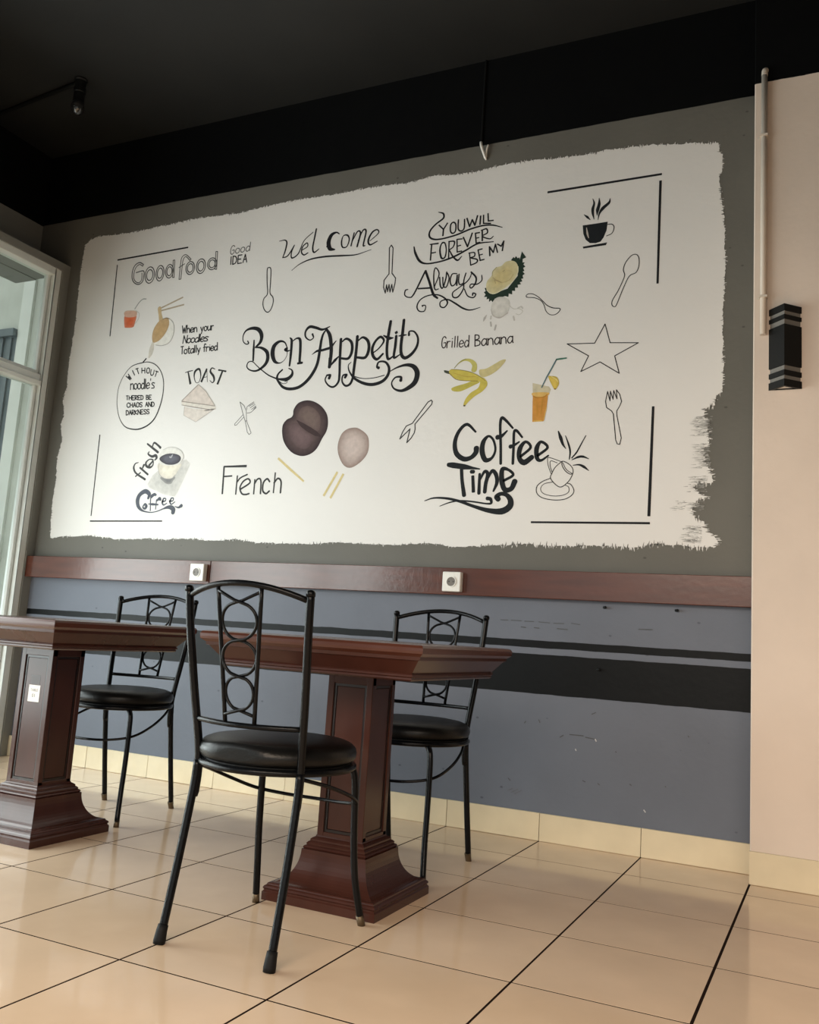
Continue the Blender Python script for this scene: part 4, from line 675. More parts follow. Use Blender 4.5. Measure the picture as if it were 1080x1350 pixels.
('S',2,1,[.0016,.0032,.0016],(.42,.34,.18),0,[2.0756,2.4002,2.0841,2.3931,2.0906,2.3864]),
('S',2,1,[.0016,.004,.0024],(.55,.45,.24),0,[2.1175,2.4114,2.1449,2.4242,2.1652,2.4178]),
('S',2,1,[.0024,.004,.0024],(.5,.4,.2),0,[2.1236,2.3706,2.1552,2.379,2.1738,2.4048])]),
('painted_cloud','faint grey cloud of steam',[
('A',1,1,[.0],(.6,.58,.53),(.66,.63,.58),[2.111,2.304,2.1393,2.299,2.1601,2.281,2.1636,2.251,2.1548,2.2281,2.1359,2.2102,2.112,2.2085,2.0871,2.2228,2.0757,2.2478,2.0783,2.2755,2.0913,2.2961]),
('S',2,1,[.0016,.004,.0056,.004],(.5,.46,.42),0,[2.0757,2.2478,2.0873,2.2188,2.1201,2.2058,2.155,2.2241]),
('S',1,1,[.002],(.56,.54,.49),0,[2.1612,2.2591,2.1819,2.2412,2.2096,2.2385,2.2259,2.2251,2.2109,2.2109,2.1949,2.2163]),
('S',1,1,[.0055],(.57,.55,.51),0,[2.2016,2.2412,2.217,2.2476,2.2253,2.2389]),
('S',1,1,[.0024,.0097,.004],(.48,.45,.42),0,[2.0547,2.2239,2.0474,2.2107,2.042,2.1972]),
('S',1,1,[.0064],(.56,.53,.49),0,[2.0774,2.2158,2.076,2.204]),
('S',1,1,[.0064],(.48,.45,.42),0,[2.0769,2.188,2.0799,2.1699]),
('S',1,1,[.0064],(.48,.45,.42),0,[2.1027,2.1718,2.0982,2.1505]),
('S',1,1,[.0063],(.56,.53,.49),0,[2.1836,2.2056,2.1885,2.1875])]),
('painted_spoon','curved side view spoon outline',[
('S',1,1,[.0024,.0027,.0025,.0023,.0023,.0029,.0031,.003,.0027,.0024,.0021,.002,.0023,.0023,.0023,.0025,.0028],(.012,.012,.014),0,[2.2383,2.2945,2.2476,2.3034,2.2692,2.3011,2.2951,2.2846,2.3172,2.2628,2.3373,2.2413,2.3646,2.2269,2.3958,2.2207,2.3901,2.2051,2.3735,2.1952,2.3506,2.1982,2.3326,2.2165,2.3217,2.2467,2.3055,2.2679,2.2778,2.2825,2.2464,2.2878,2.2383,2.2945])]),
('lettering','small lettering reading Grilled Banana',[
('S',1,1,[.0037],(.03,.02,.02),0,[1.863,2.131,1.8548,2.1395,1.8456,2.1316,1.8425,2.1126,1.8446,2.0935,1.8528,2.0851,1.862,2.0929,1.862,2.1092,1.8528,2.1095]),
('S',1,1,[.0037],(.03,.02,.02),0,[1.8691,2.1161,1.8692,2.0845]),
('S',1,1,[.0037],(.03,.02,.02),0,[1.8691,2.1035,1.8752,2.1142,1.8844,2.1139]),
('S',1,0,[.0037],(.03,.02,.02),0,[1.8941,2.1152,1.8941,2.0837]),
('S',1,0,[.0037],(.03,.02,.02),0,[1.894,2.1282,1.894,2.125]),
('S',1,0,[.0037],(.03,.02,.02),0,[1.9072,2.1375,1.9072,2.0833]),
('S',1,0,[.0037],(.03,.02,.02),0,[1.9204,2.137,1.9203,2.0829]),
('S',1,1,[.0037],(.03,.02,.02),0,[1.9299,2.0977,1.95,2.1008,1.946,2.1117,1.938,2.1136,1.9299,2.1015,1.9319,2.0869,1.94,2.0823,1.95,2.0884]),
('S',1,1,[.0036,.0037,.0037,.0037,.0037,.0036,.0036],(.03,.02,.02),0,[1.976,2.1053,1.9661,2.1127,1.958,2.1032,1.956,2.0925,1.962,2.0816,1.97,2.084,1.976,2.0973]),
('S',1,1,[.0037,.0036],(.03,.02,.02),0,[1.9761,2.1349,1.976,2.0811]),
('S',1,1,[.004],(.025,.018,.018),0,[2.007,2.081,2.0048,2.1348]),
('S',1,1,[.004],(.025,.018,.018),0,[2.0048,2.1348,2.022,2.1306,2.0238,2.1161,2.0059,2.1095]),
('S',1,1,[.004],(.025,.018,.018),0,[2.0059,2.1095,2.0279,2.1038,2.0286,2.0866,2.007,2.081]),
('S',1,1,[.004],(.025,.018,.018),0,[2.0615,2.1084,2.0493,2.1126,2.04,2.1028,2.0381,2.0921,2.0457,2.0814,2.0553,2.0842,2.0619,2.0977]),
('S',1,1,[.004],(.025,.018,.018),0,[2.0613,2.1126,2.0622,2.0896,2.065,2.0817]),
('S',1,1,[.004],(.025,.018,.018),0,[2.0685,2.1127,2.0698,2.0817]),
('S',1,1,[.004],(.025,.018,.018),0,[2.0689,2.1031,2.0805,2.1128,2.0904,2.1059,2.0937,2.082]),
('S',1,1,[.004],(.025,.018,.018),0,[2.1236,2.1089,2.1115,2.113,2.1024,2.1034,2.1004,2.0927,2.1079,2.0821,2.1173,2.0849,2.124,2.0982]),
('S',1,1,[.004],(.025,.018,.018),0,[2.1234,2.1131,2.1243,2.0903,2.1269,2.0823]),
('S',1,1,[.004],(.025,.018,.018),0,[2.1305,2.1132,2.1317,2.0824]),
('S',1,1,[.004,.004,.0039,.0039],(.025,.018,.018),0,[2.1309,2.1036,2.1424,2.1133,2.152,2.1065,2.1553,2.0827]),
('S',1,1,[.0039],(.025,.018,.018),0,[2.1848,2.1094,2.173,2.1135,2.1639,2.1039,2.1619,2.0933,2.1694,2.0828,2.1786,2.0856,2.1852,2.0988]),
('S',1,1,[.0039],(.025,.018,.018),0,[2.1847,2.1136,2.1855,2.0909,2.1881,2.083])]),
('painted_banana','yellow peeled banana',[
('A',0,1,[.0],(.57,.49,.24),0,[2.0345,1.9686,2.0665,1.9723,2.1055,1.991,2.1364,2.0063,2.1581,2.0074,2.1491,1.9898,2.1229,1.9625,2.0921,1.9432,2.0606,1.9336,2.0401,1.9408]),
('A',1,1,[.0],(.52,.47,.14),0,[1.913,1.9829,1.9262,2.0038,1.9499,2.022,1.9784,2.0254,2.0034,2.016,2.0208,1.997,2.0223,1.9694,2.0108,1.9584,1.9961,1.9673,1.9988,1.9907,1.9834,2.0096,1.9585,2.0154,1.9344,2.0052,1.9207,1.9923]),
('A',1,1,[.0],(.5,.43,.09),0,[2.0293,1.9181,2.0049,1.9204,1.9729,1.9098,1.9243,1.899,1.9042,1.8904,1.9112,1.8781,1.9424,1.8732,1.9746,1.8823,2.0063,1.896,2.0378,1.9097]),
('A',2,1,[.0],(.56,.46,.09),0,[1.8868,1.9708,1.8966,1.98,1.9279,1.9767,1.9696,1.9671,2.0029,1.955,2.0403,1.9369,2.0609,1.9277,2.0761,1.9073,2.0731,1.8881,2.0523,1.866,2.0211,1.8484,1.9941,1.8265,1.9731,1.8042,1.9673,1.8123,1.9771,1.8391,2.0,1.8651,2.0313,1.8828,2.0403,1.9018,2.0375,1.9156,2.0049,1.9196,1.964,1.923,1.9222,1.9347,1.894,1.9544]),
('S',3,1,[.0012],(.25,.19,.05),0,[1.8893,1.9626,1.9223,1.9327,1.964,1.923,2.0293,1.9173]),
('S',3,1,[.0012],(.3,.25,.07),0,[1.8987,1.9799,1.9362,1.9753,1.9903,1.9618,2.0362,1.9391,2.0656,1.9158]),
('S',3,1,[.0016],(.48,.33,.06),0,[1.9123,1.9611,1.9711,1.9414,2.0201,1.9382]),
('S',3,1,[.0012],(.25,.24,.08),0,[1.9129,1.9849,1.9341,2.0092,1.9662,2.0247]),
('A',3,0,[.0],(.06,.07,.05),0,[1.8612,1.9785,1.8696,1.9779,1.8866,1.9728,1.8896,1.9586,1.879,1.9613,1.864,1.9683]),
('S',3,1,[.0056],(.1,.08,.04),0,[1.9701,1.8063,1.9742,1.8061])]),
('painted_drink','tall orange juice glass with blue straw and lemon',[
('A',0,0,[.0],(.56,.5,.36),(.58,.52,.36),[2.2866,1.8919,2.3617,1.8715,2.3701,1.8578,2.3606,1.8347,2.2903,1.8387]),
('A',1,0,[.0],(.58,.28,.06),(.58,.26,.05),[2.2901,1.844,2.3591,1.8401,2.3552,1.7774,2.3433,1.7179,2.2932,1.7174,2.2904,1.807]),
('A',2,1,[.0],(.66,.42,.13),0,[2.2899,1.848,2.3588,1.8453,2.3581,1.8322,2.3267,1.8274,2.2919,1.8333]),
('S',3,1,[.0037],(.45,.2,.03),0,[2.2914,1.8333,2.3109,1.8243,2.3399,1.8267,2.3553,1.8363]),
('S',3,0,[.0026],(.7,.45,.15),0,[2.3549,1.7826,2.3444,1.7217]),
('S',3,0,[.0042],(.66,.42,.1),0,[2.2996,1.7211,2.3366,1.7202]),
('S',3,1,[.0037],(.55,.26,.04),0,[2.3088,1.8113,2.3147,1.74]),
('S',3,1,[.0047],(.52,.25,.04),0,[2.3351,1.8151,2.3299,1.7524]),
('S',5,0,[.0037,.0042,.0048,.0042],(.08,.16,.18),0,[2.3288,1.8695,2.3493,1.9145,2.3689,1.9502,2.3895,1.9905]),
('S',5,0,[.0058,.0068,.0052],(.06,.17,.12),0,[2.3895,1.9905,2.4117,1.9921,2.4338,1.9936]),
('A',4,1,[.0],(.52,.38,.06),(.66,.48,.1),[2.3559,1.9153,2.3702,1.9178,2.3914,1.913,2.4025,1.8979,2.4045,1.8794,2.3936,1.859,2.3859,1.8569,2.3774,1.8705]),
('S',5,1,[.0024],(.7,.6,.25),0,[2.3703,1.9157,2.3919,1.9012,2.4002,1.8901]),
('S',5,1,[.0037],(.2,.12,.03),0,[2.3871,1.8594,2.391,1.8581])]),
('lettering','big bold lettering reading Coffee Time',[
('S',1,1,[.0075,.0121,.0137,.0168,.0197,.0196,.0165,.0194,.0224],(.012,.014,.016),0,[2.0332,1.6838,1.9911,1.7194,1.9553,1.6927,1.9366,1.6415,1.946,1.5895,1.9826,1.5621,2.0169,1.567,2.0386,1.5884,2.0413,1.6087]),
('S',1,1,[.0089,.0179,.0208,.0192,.0103,.0088,.0089,.0089],(.012,.014,.016),0,[2.0954,1.6617,2.0725,1.637,2.0688,1.5933,2.0861,1.5551,2.1158,1.5631,2.1304,1.5988,2.119,1.6427,2.0954,1.6617]),
('S',1,1,[.0102,.0103,.0104,.0118,.0103,.0073],(.012,.014,.016),0,[2.1583,1.5369,2.154,1.6198,2.1472,1.7071,2.1529,1.7418,2.1745,1.7277,2.2059,1.6938]),
('S',1,1,[.0192,.0133,.0059],(.012,.014,.016),0,[2.1372,1.6551,2.1556,1.6595,2.1805,1.6825]),
('S',1,1,[.0101,.0102,.0102,.0102,.0072],(.012,.014,.016),0,[2.2137,1.5356,2.2134,1.6179,2.2128,1.6755,2.225,1.6808,2.2507,1.6511]),
('S',1,1,[.016,.0102,.0058],(.012,.014,.016),0,[2.1989,1.6112,2.2171,1.6178,2.2384,1.6315]),
('S',1,1,[.0101,.0101,.0101,.0188,.0173,.0216,.0186],(.012,.014,.016),0,[2.2488,1.5668,2.2907,1.6048,2.2677,1.6305,2.2435,1.6027,2.2419,1.5599,2.2647,1.5394,2.2984,1.562]),
('S',1,1,[.01,.0099,.01,.0186,.0157,.0099,.0057],(.012,.014,.016),0,[2.3247,1.5684,2.3662,1.6025,2.3365,1.6282,2.3183,1.6004,2.3216,1.5579,2.34,1.5468,2.3712,1.5672]),
('S',1,1,[.0167,.0227,.021,.0104,.0044],(.012,.014,.016),0,[1.9117,1.5373,1.9338,1.5346,1.9886,1.5261,2.0273,1.5202,2.0618,1.5151]),
('S',1,1,[.0135,.0135,.0164],(.012,.014,.016),0,[1.975,1.5213,1.9815,1.4643,1.9946,1.3989]),
('S',1,0,[.0119,.0133],(.012,.014,.016),0,[2.0308,1.4853,2.0381,1.4115]),
('S',1,1,[.0149],(.012,.014,.016),0,[2.0237,1.5035,2.0328,1.5034]),
('S',1,1,[.0104,.0118,.0133],(.012,.014,.016),0,[2.0631,1.492,2.0633,1.4487,2.0641,1.407]),
('S',1,1,[.0059,.0118,.0147,.0147,.0147],(.012,.014,.016),0,[2.0647,1.4631,2.0852,1.5024,2.1009,1.4913,2.0935,1.4483,2.0909,1.4125]),
('S',1,1,[.0059,.0132,.0161,.0146,.0073],(.012,.014,.016),0,[2.0953,1.4555,2.119,1.5039,2.1383,1.4906,2.1454,1.4548,2.1311,1.4157]),
('S',1,1,[.0102,.0101,.0102,.0175,.0203,.0188,.0187,.0216],(.012,.014,.016),0,[2.177,1.4615,2.2177,1.4857,2.193,1.5097,2.1671,1.5102,2.1673,1.4616,2.1826,1.4223,2.2119,1.4255,2.2264,1.4572]),
('S',1,1,[.0031,.0061,.009,.0104,.0118,.0175,.0245,.0244,.0215,.0159,.0145,.0189,.0203],(.012,.014,.016),0,[1.8062,1.3745,1.849,1.3868,1.9119,1.3849,1.9747,1.3715,2.0448,1.3483,2.1134,1.3304,2.1728,1.3269,2.2084,1.348,2.2107,1.3761,2.1912,1.3988,2.1652,1.4033,2.1473,1.3906,2.1553,1.38]),
('S',1,1,[.0023,.0045,.006,.0059,.0058,.0087,.0131,.0146],(.012,.014,.016),0,[1.8813,1.3501,1.9286,1.3667,1.9746,1.3737,2.0359,1.3698,2.0968,1.361,2.1228,1.3624,2.1196,1.3801,2.1045,1.3838])]),
('painted_cup','tipped coffee cup outline splashing over a saucer',[
('S',1,1,[.0042,.0127,.0084,.0021],(.012,.014,.016),0,[2.4108,1.6715,2.4219,1.6429,2.4328,1.6145,2.4462,1.5952]),
('S',1,1,[.0021,.0063,.0063,.0035],(.012,.014,.016),0,[2.4426,1.6513,2.4574,1.6137,2.4655,1.5821,2.4633,1.5487]),
('S',1,1,[.0028,.0042,.0055,.0042],(.012,.014,.016),0,[2.5302,1.6482,2.5096,1.6086,2.4935,1.5778,2.4736,1.554]),
('S',1,1,[.0021,.0083,.0083,.0021],(.012,.014,.016),0,[2.4739,1.5457,2.5011,1.5575,2.5217,1.5583,2.546,1.5487]),
('S',1,1,[.0021,.0062,.0096,.0021],(.012,.014,.016),0,[2.4796,1.5227,2.5058,1.5242,2.5267,1.5148,2.5478,1.4986]),
('S',1,1,[.0028],(.05,.05,.05),0,[2.4322,1.5411,2.4051,1.5173,2.39,1.4897,2.3861,1.4654,2.4262,1.4302,2.4602,1.4505,2.4784,1.4812,2.4802,1.5054,2.4642,1.5265,2.4357,1.541,2.4329,1.5237,2.4479,1.4991,2.4692,1.4849,2.4795,1.4881]),
('S',1,1,[.0021],(.05,.05,.05),0,[2.436,1.5341,2.4511,1.506,2.476,1.4882]),
('S',1,1,[.0021],(.05,.05,.05),0,[2.4274,1.5398,2.3787,1.5578,2.3683,1.5532,2.3731,1.5215,2.3874,1.4863]),
('S',1,1,[.0021],(.05,.05,.05),0,[2.4114,1.5346,2.3828,1.5437,2.3817,1.5213,2.3897,1.4967]),
('S',1,1,[.0028,.0028,.0028,.0028,.0028,.0028,.0028,.0027,.0027,.0028,.0028],(.05,.05,.05),0,[2.386,1.4689,2.3511,1.4555,2.3271,1.4348,2.3269,1.4069,2.3506,1.3858,2.4004,1.3752,2.4491,1.3783,2.4796,1.3953,2.4877,1.4158,2.4744,1.44,2.4568,1.4471]),
('S',1,1,[.0021],(.05,.05,.05),0,[2.3972,1.4527,2.3587,1.4449,2.3433,1.4242,2.3569,1.4031,2.3997,1.3924,2.4415,1.3956,2.4652,1.4091,2.4644,1.4298,2.4502,1.4382])]),
('painted_cup','solid black coffee cup with steam',[
('A',0,0,[.0],(.012,.014,.016),0,[2.4831,2.5937,2.5385,2.5941,2.5933,2.5956,2.5893,2.5566,2.5773,2.5254,2.5649,2.5079,2.5442,2.5035,2.5179,2.507,2.4988,2.525,2.4872,2.5543]),
('A',0,0,[.0],(.012,.014,.016),0,[2.4867,2.4946,2.5936,2.5002,2.5888,2.4883,2.4896,2.4854]),
('S',2,1,[.0022,.0065,.0022],(.5,.45,.4),0,[2.5006,2.5801,2.5058,2.5517,2.5117,2.5315]),
('S',1,1,[.0027],(.012,.014,.016),0,[2.5937,2.5824,2.6118,2.5809,2.6216,2.5658,2.6131,2.5396,2.5901,2.5302]),
('S',1,1,[.0016,.0087,.0016],(.012,.014,.016),0,[2.4877,2.6432,2.502,2.63,2.5152,2.6158]),
('S',1,1,[.0016,.0065,.0109,.0087,.0016],(.012,.014,.016),0,[2.5241,2.7114,2.5306,2.6898,2.5256,2.6654,2.5264,2.6431,2.5326,2.6155]),
('S',1,1,[.0016,.0108,.013,.0016],(.012,.014,.016),0,[2.552,2.7104,2.5529,2.6835,2.547,2.6566,2.5452,2.6319]),
('S',1,1,[.0016,.0097,.0129,.0065,.0016],(.012,.014,.016),0,[2.6004,2.7011,2.5958,2.6825,2.5704,2.6614,2.5554,2.6387,2.55,2.6107])]),
('painted_spoon','large slanted spoon outline',[
('S',1,1,[.0026],(.012,.012,.014),0,[2.6725,2.3374,2.6666,2.3675,2.6759,2.3986,2.6979,2.4254,2.7179,2.4298,2.7308,2.4132,2.7318,2.3757,2.72,2.3478,2.6928,2.335,2.669,2.2844,2.6432,2.2153,2.6333,2.2057,2.6229,2.2147,2.6248,2.2359,2.6489,2.2786,2.6725,2.3374])]),
('painted_star','five pointed star outline',[
('S',1,0,[.0031,.0031,.003,.003,.003,.0031,.0031,.0031,.0032,.0031,.0031],(.012,.012,.014),0,[2.5961,2.1321,2.6202,2.0473,2.7388,2.0375,2.6412,1.9879,2.6626,1.9107,2.5799,1.9659,2.4986,1.9293,2.5299,1.9964,2.4341,2.0571,2.5541,2.0505,2.5961,2.1321])]),
('painted_fork','fork outline with tines up under the star',[
('S',1,0,[.0026,.0029,.0027,.0028,.0029,.0026,.0026,.0026,.0026,.0026,.0026,.0027,.0029,.0026,.0026,.0026,.0028,.0028,.0025,.0027,.0034],(.012,.012,.014),0,[2.6433,1.7363,2.6357,1.7497,2.614,1.7659,2.6089,1.7923,2.6161,1.8348,2.6276,1.7935,2.6276,1.8359,2.6401,1.7994,2.6415,1.8377,2.6565,1.8007,2.6528,1.8401,2.6673,1.8197,2.6757,1.7888,2.6687,1.7697,2.6568,1.7486,2.6582,1.7291,2.6789,1.6337,2.6735,1.6061,2.663,1.6086,2.6562,1.6259,2.6433,1.7363])]),
('painted_fork','slanted two tined fork outline',[
('S',1,0,[.0039,.0038,.0038,.0038,.0038,.0038,.0038,.0038,.0038,.0039,.0039,.0039,.0039,.0039,.0039],(.03,.03,.03),0,[1.7186,1.7354,1.7908,1.832,1.8071,1.8409,1.8132,1.8334,1.8099,1.8204,1.7326,1.7314,1.7348,1.7075,1.7313,1.6891,1.7173,1.6659,1.6973,1.6454,1.709,1.7098,1.6601,1.6639,1.6721,1.6966,1.6888,1.7239,1.7186,1.7354])]),
('wall_scratches','faint scratches and chips in the blue grey paint',[
('S',1,0,[.0012],(.09,.095,.1),0,[2.1917,.8635,2.2264,.8637]),
('S',1,0,[.0012],(.09,.095,.1),0,[2.2389,.8644,2.2856,.8638]),
('S',1,0,[.0012],(.09,.095,.1),0,[2.298,.863,2.3394,.8637]),
('S',1,0,[.0012],(.09,.095,.1),0,[2.3593,.8632,2.4078,.8614]),
('S',1,0,[.0012],(.09,.095,.1),0,[2.4229,.8607,2.4676,.8616]),
('S',1,0,[.0012],(.09,.095,.1),0,[2.4971,.8646,2.534,.8609]),
('S',1,0,[.003],(.09,.095,.1),0,[2.2837,.8387,2.3054,.837]),
('S',1,0,[.003],(.09,.095,.1),0,[2.3405,.8389,2.3635,.8373]),
('S',1,0,[.0029],(.09,.095,.1),0,[2.4387,.8399,2.4834,.8381]),
('S',1,0,[.0028,.0027],(.09,.095,.1),0,[2.7689,.8553,2.8238,.8569]),
('S',1,0,[.0029],(.09,.095,.1),0,[2.3174,.4492,2.3231,.4583]),
('S',1,0,[.0029],(.09,.095,.1),0,[2.3767,.4691,2.3832,.457]),
('S',1,0,[.0028],(.09,.095,.1),0,[2.4679,.4083,2.4821,.4181]),
('S',1,0,[.0028],(.09,.095,.1),0,[2.5066,.4234,2.5641,.4238]),
('S',1,0,[.0028],(.09,.095,.1),0,[2.5714,.4191,2.6141,.4153]),
('S',1,0,[.0027],(.09,.095,.1),0,[2.6921,.3777,2.6964,.3741]),
('S',1,0,[.0028],(.09,.095,.1),0,[2.5659,.2525,2.5774,.2485]),
('S',1,0,[.0027],(.09,.095,.1),0,[2.6266,.2492,2.6338,.2434]),
('S',1,0,[.0027],(.09,.095,.1),0,[2.7502,.2618,2.7571,.2574]),
('S',1,0,[.0029],(.09,.095,.1),0,[2.2585,.2246,2.2681,.2159]),
('S',1,0,[.0026],(.09,.095,.1),0,[2.8836,.2706,2.8876,.2672]),
('S',1,0,[.0026],(.09,.095,.1),0,[2.9648,.4651,2.9688,.4603]),
('S',1,0,[.0028],(.09,.095,.1),0,[2.5939,.5105,2.6106,.519]),
('S',1,0,[.0033],(.5,.5,.5),0,[2.6112,.4164,2.6158,.4073]),
('S',1,0,[.0034],(.5,.5,.5),0,[2.5331,.3698,2.5362,.3633]),
('S',1,0,[.0032],(.5,.5,.5),0,[2.8063,.1734,2.8132,.1652]),
('S',1,0,[.0017],(.13,.135,.15),0,[2.2579,.1756,2.2801,.1868]),
('S',1,0,[.0017],(.13,.135,.15),0,[2.2734,.1692,2.3028,.1868]),
('S',1,0,[.0017],(.13,.135,.15),0,[2.2887,.1656,2.318,.1832])])]
MURAL_EDGE=[(-.4644,2.8939),(-.4277,2.9217),(-.3713,2.9327),(-.2274,2.9268),(-.0706,2.9233),(.1288,2.9313),(.3369,2.9411),(.6242,2.9291),(.8289,2.945),(1.0139,2.9498),(1.1941,2.942),(1.3672,2.9468),(1.5356,2.9433),(1.618,2.9376),(1.7574,2.9535),(1.8565,2.9367),(1.9717,2.9363),(2.0837,2.9472),(2.23,2.944),(2.3724,2.9335),(2.5103,2.9269),(2.5775,2.9327),(2.7743,2.9213),(3.0333,2.8835),(3.0454,2.8778),(3.0489,2.8397),(3.064,2.8268),(3.062,2.7427),(3.0502,2.7312),(3.0732,2.5341),(3.0811,2.3363),(3.0719,2.1118),(3.0769,1.9215),(3.0753,1.8059),(3.0524,1.7979),(3.0471,1.7546),(3.0068,1.7411),(3.0102,1.7067),(3.0192,1.6815),(3.0261,1.5979),(3.0062,1.577),(3.0128,1.5217),(3.0333,1.4907),(3.0424,1.442),(2.991,1.4367),(2.9681,1.4247),(3.0233,1.3788),(2.9834,1.3669),(2.9666,1.3336),(2.9758,1.3035),(3.0104,1.2856),(3.0165,1.2557),(3.0508,1.2292),(3.0707,1.2029),(3.0485,1.1877),(2.9748,1.1835),(2.9053,1.1943),(2.8171,1.196),(2.7395,1.1794),(2.6321,1.1868),(2.5697,1.1858),(2.4422,1.1806),(2.3104,1.188),(2.1754,1.1794),(2.1062,1.1782),(1.965,1.1692),(1.8179,1.1837),(1.6681,1.1711),(1.5907,1.1733),(1.3916,1.1808),(1.1857,1.1704),(.9211,1.1737),(.7936,1.1869),(.6421,1.1772),(.5463,1.1874),(.3478,1.1809),(.207,1.183),(.0325,1.1767),(-.1622,1.1946),(-.3096,1.1887),(-.4487,1.1786),(-.4609,1.2504),(-.469,1.3653),(-.4642,1.5068),(-.4746,1.6368),(-.4544,1.7233),(-.4822,1.8207),(-.4663,1.864),(-.4685,1.9126),(-.4884,1.9623),(-.4717,2.0369),(-.4786,2.1849),(-.4722,2.288),(-.465,2.4234),(-.4719,2.5383),(-.4761,2.7463),(-.4703,2.8573)]
# ------------------------------------------------------------ painted panel on the back wall
def jag(P, step, amp):
    out = []; n = len(P); ph = 0
    for i in range(n):
        a, b = Vector(P[i]), Vector(P[(i+1) % n]); d = (b-a).length; k = max(1, int(d/step)); t = (b-a).normalized(); nn = Vector((t.y, -t.x))
        for j in range(k):
            ph = ph*.72 + random.uniform(-1, 1)*amp
            p = a.lerp(b, j/k); out.append(p+nn*ph)
    return out
edge = jag(MURAL_EDGE, .0035, .0022)
YM = -.0012
V = [(p.x, 0, p.y) for p in edge] + [(p.x, YM, p.y) for p in edge]; n = len(edge)
bm = bmesh.new(); fr = [bm.verts.new((p.x, YM, p.y)) for p in edge]; f = bm.faces.new(fr)
r = bmesh.ops.extrude_face_region(bm, geom=[f]); bmesh.ops.translate(bm, verts=[v for v in r['geom'] if isinstance(v, bmesh.types.BMVert)], vec=(0, .0011, 0))
bmesh.ops.triangulate(bm, faces=bm.faces); bmesh.ops.recalc_face_normals(bm, faces=bm.faces)
mm = bpy.data.meshes.new('mural_panel'); bm.to_mesh(mm); bm.free()
mural = link('mural_panel', mm, M_mural, wall_back, label='rough edged white painted panel with lettering and food drawings')
# dry brush strokes along the border: thin slivers of white over the grey and of grey over the white
def slivers(name, m, parent, sign, spots, y):
    V, F = [], []
    for (p, t, nn, ln, wd) in spots:
        a = p-nn*sign*.004; b = p+nn*sign*ln; n_ = len(V)
        for q, w_ in ((a, wd), ((a+b)/2, wd*.8), (b, wd*.15)):
            for s in (-1, 1):
                c = q+t*s*w_/2; V.append((c.x, y, c.y))
        F += [(n_, n_+1, n_+3, n_+2), (n_+2, n_+3, n_+5, n_+4)]
    o = from_mb(name, V, F, m, parent); return o
sp1, sp2 = [], []
E0 = [Vector(p) for p in MURAL_EDGE]
for i in range(len(E0)):
    a, b = E0[i], E0[(i+1) % len(E0)]; d = (b-a).length; t = (b-a).normalized(); nn = Vector((-t.y, t.x))
    right = a.x > 2.9 and 1.15 < a.y < 2.9; low = a.x > 2.2 and a.y < 1.3
    dens = 170 if (right and a.y < 1.9) or low else (110 if a.y > 2.6 else 80)
    for k in range(int(d*dens)):
        p = a.lerp(b, random.random())
        tt = Vector((0, 1)) if abs(nn.x) > .5 else Vector((1, 0)); 
        nv = Vector((1 if nn.x > 0 else -1, 0)) if abs(nn.x) > .5 else Vector((0, 1 if nn.y > 0 else -1))
        nv = (nv+tt*random.uniform(-.25, .25)).normalized()
        L0 = random.uniform(.003, .010)*(1.7 if dens == 170 else 1)
        (sp1 if random.random() < .6 else sp2).append((p, tt, nv, L0, random.uniform(.002, .006)))
# patches of half covered grey at the right edge
sp3 = []
for (x0, x1, z0, z1, nn_) in ((2.96, 3.045, 1.63, 1.71, 150), (2.97, 3.04, 1.50, 1.60, 120), (2.95, 3.03, 1.40, 1.47, 90), (2.93, 3.01, 1.20, 1.27, 120), (2.90, 3.02, 1.33, 1.37, 60)):
    for k in range(nn_):
        u = random.random()**.6; p = Vector((x0+(x1-x0)*u, random.uniform(z0, z1)))
        (sp3 if random.random() < .6 else sp2).append((p, Vector((0, 1)), Vector((-1, random.uniform(-.03, .03))), -random.uniform(.01, .035), random.uniform(.0008, .0022)))
M_gs = mat('grey_brush_paint', GRY, .4, noise=.06)
o = slivers('white_brush_marks', M_mural, mural, 1, sp1, -.0008); o['kind'] = 'stuff'
o = slivers('grey_brush_marks', M_gs, mural, -1, sp2, -.0016); o['kind'] = 'stuff'
o = slivers('thin_brush_marks', mat('thinned_paint', (.42, .41, .38), .45, noise=.1), mural, -1, sp3, -.0019); o['kind'] = 'stuff'
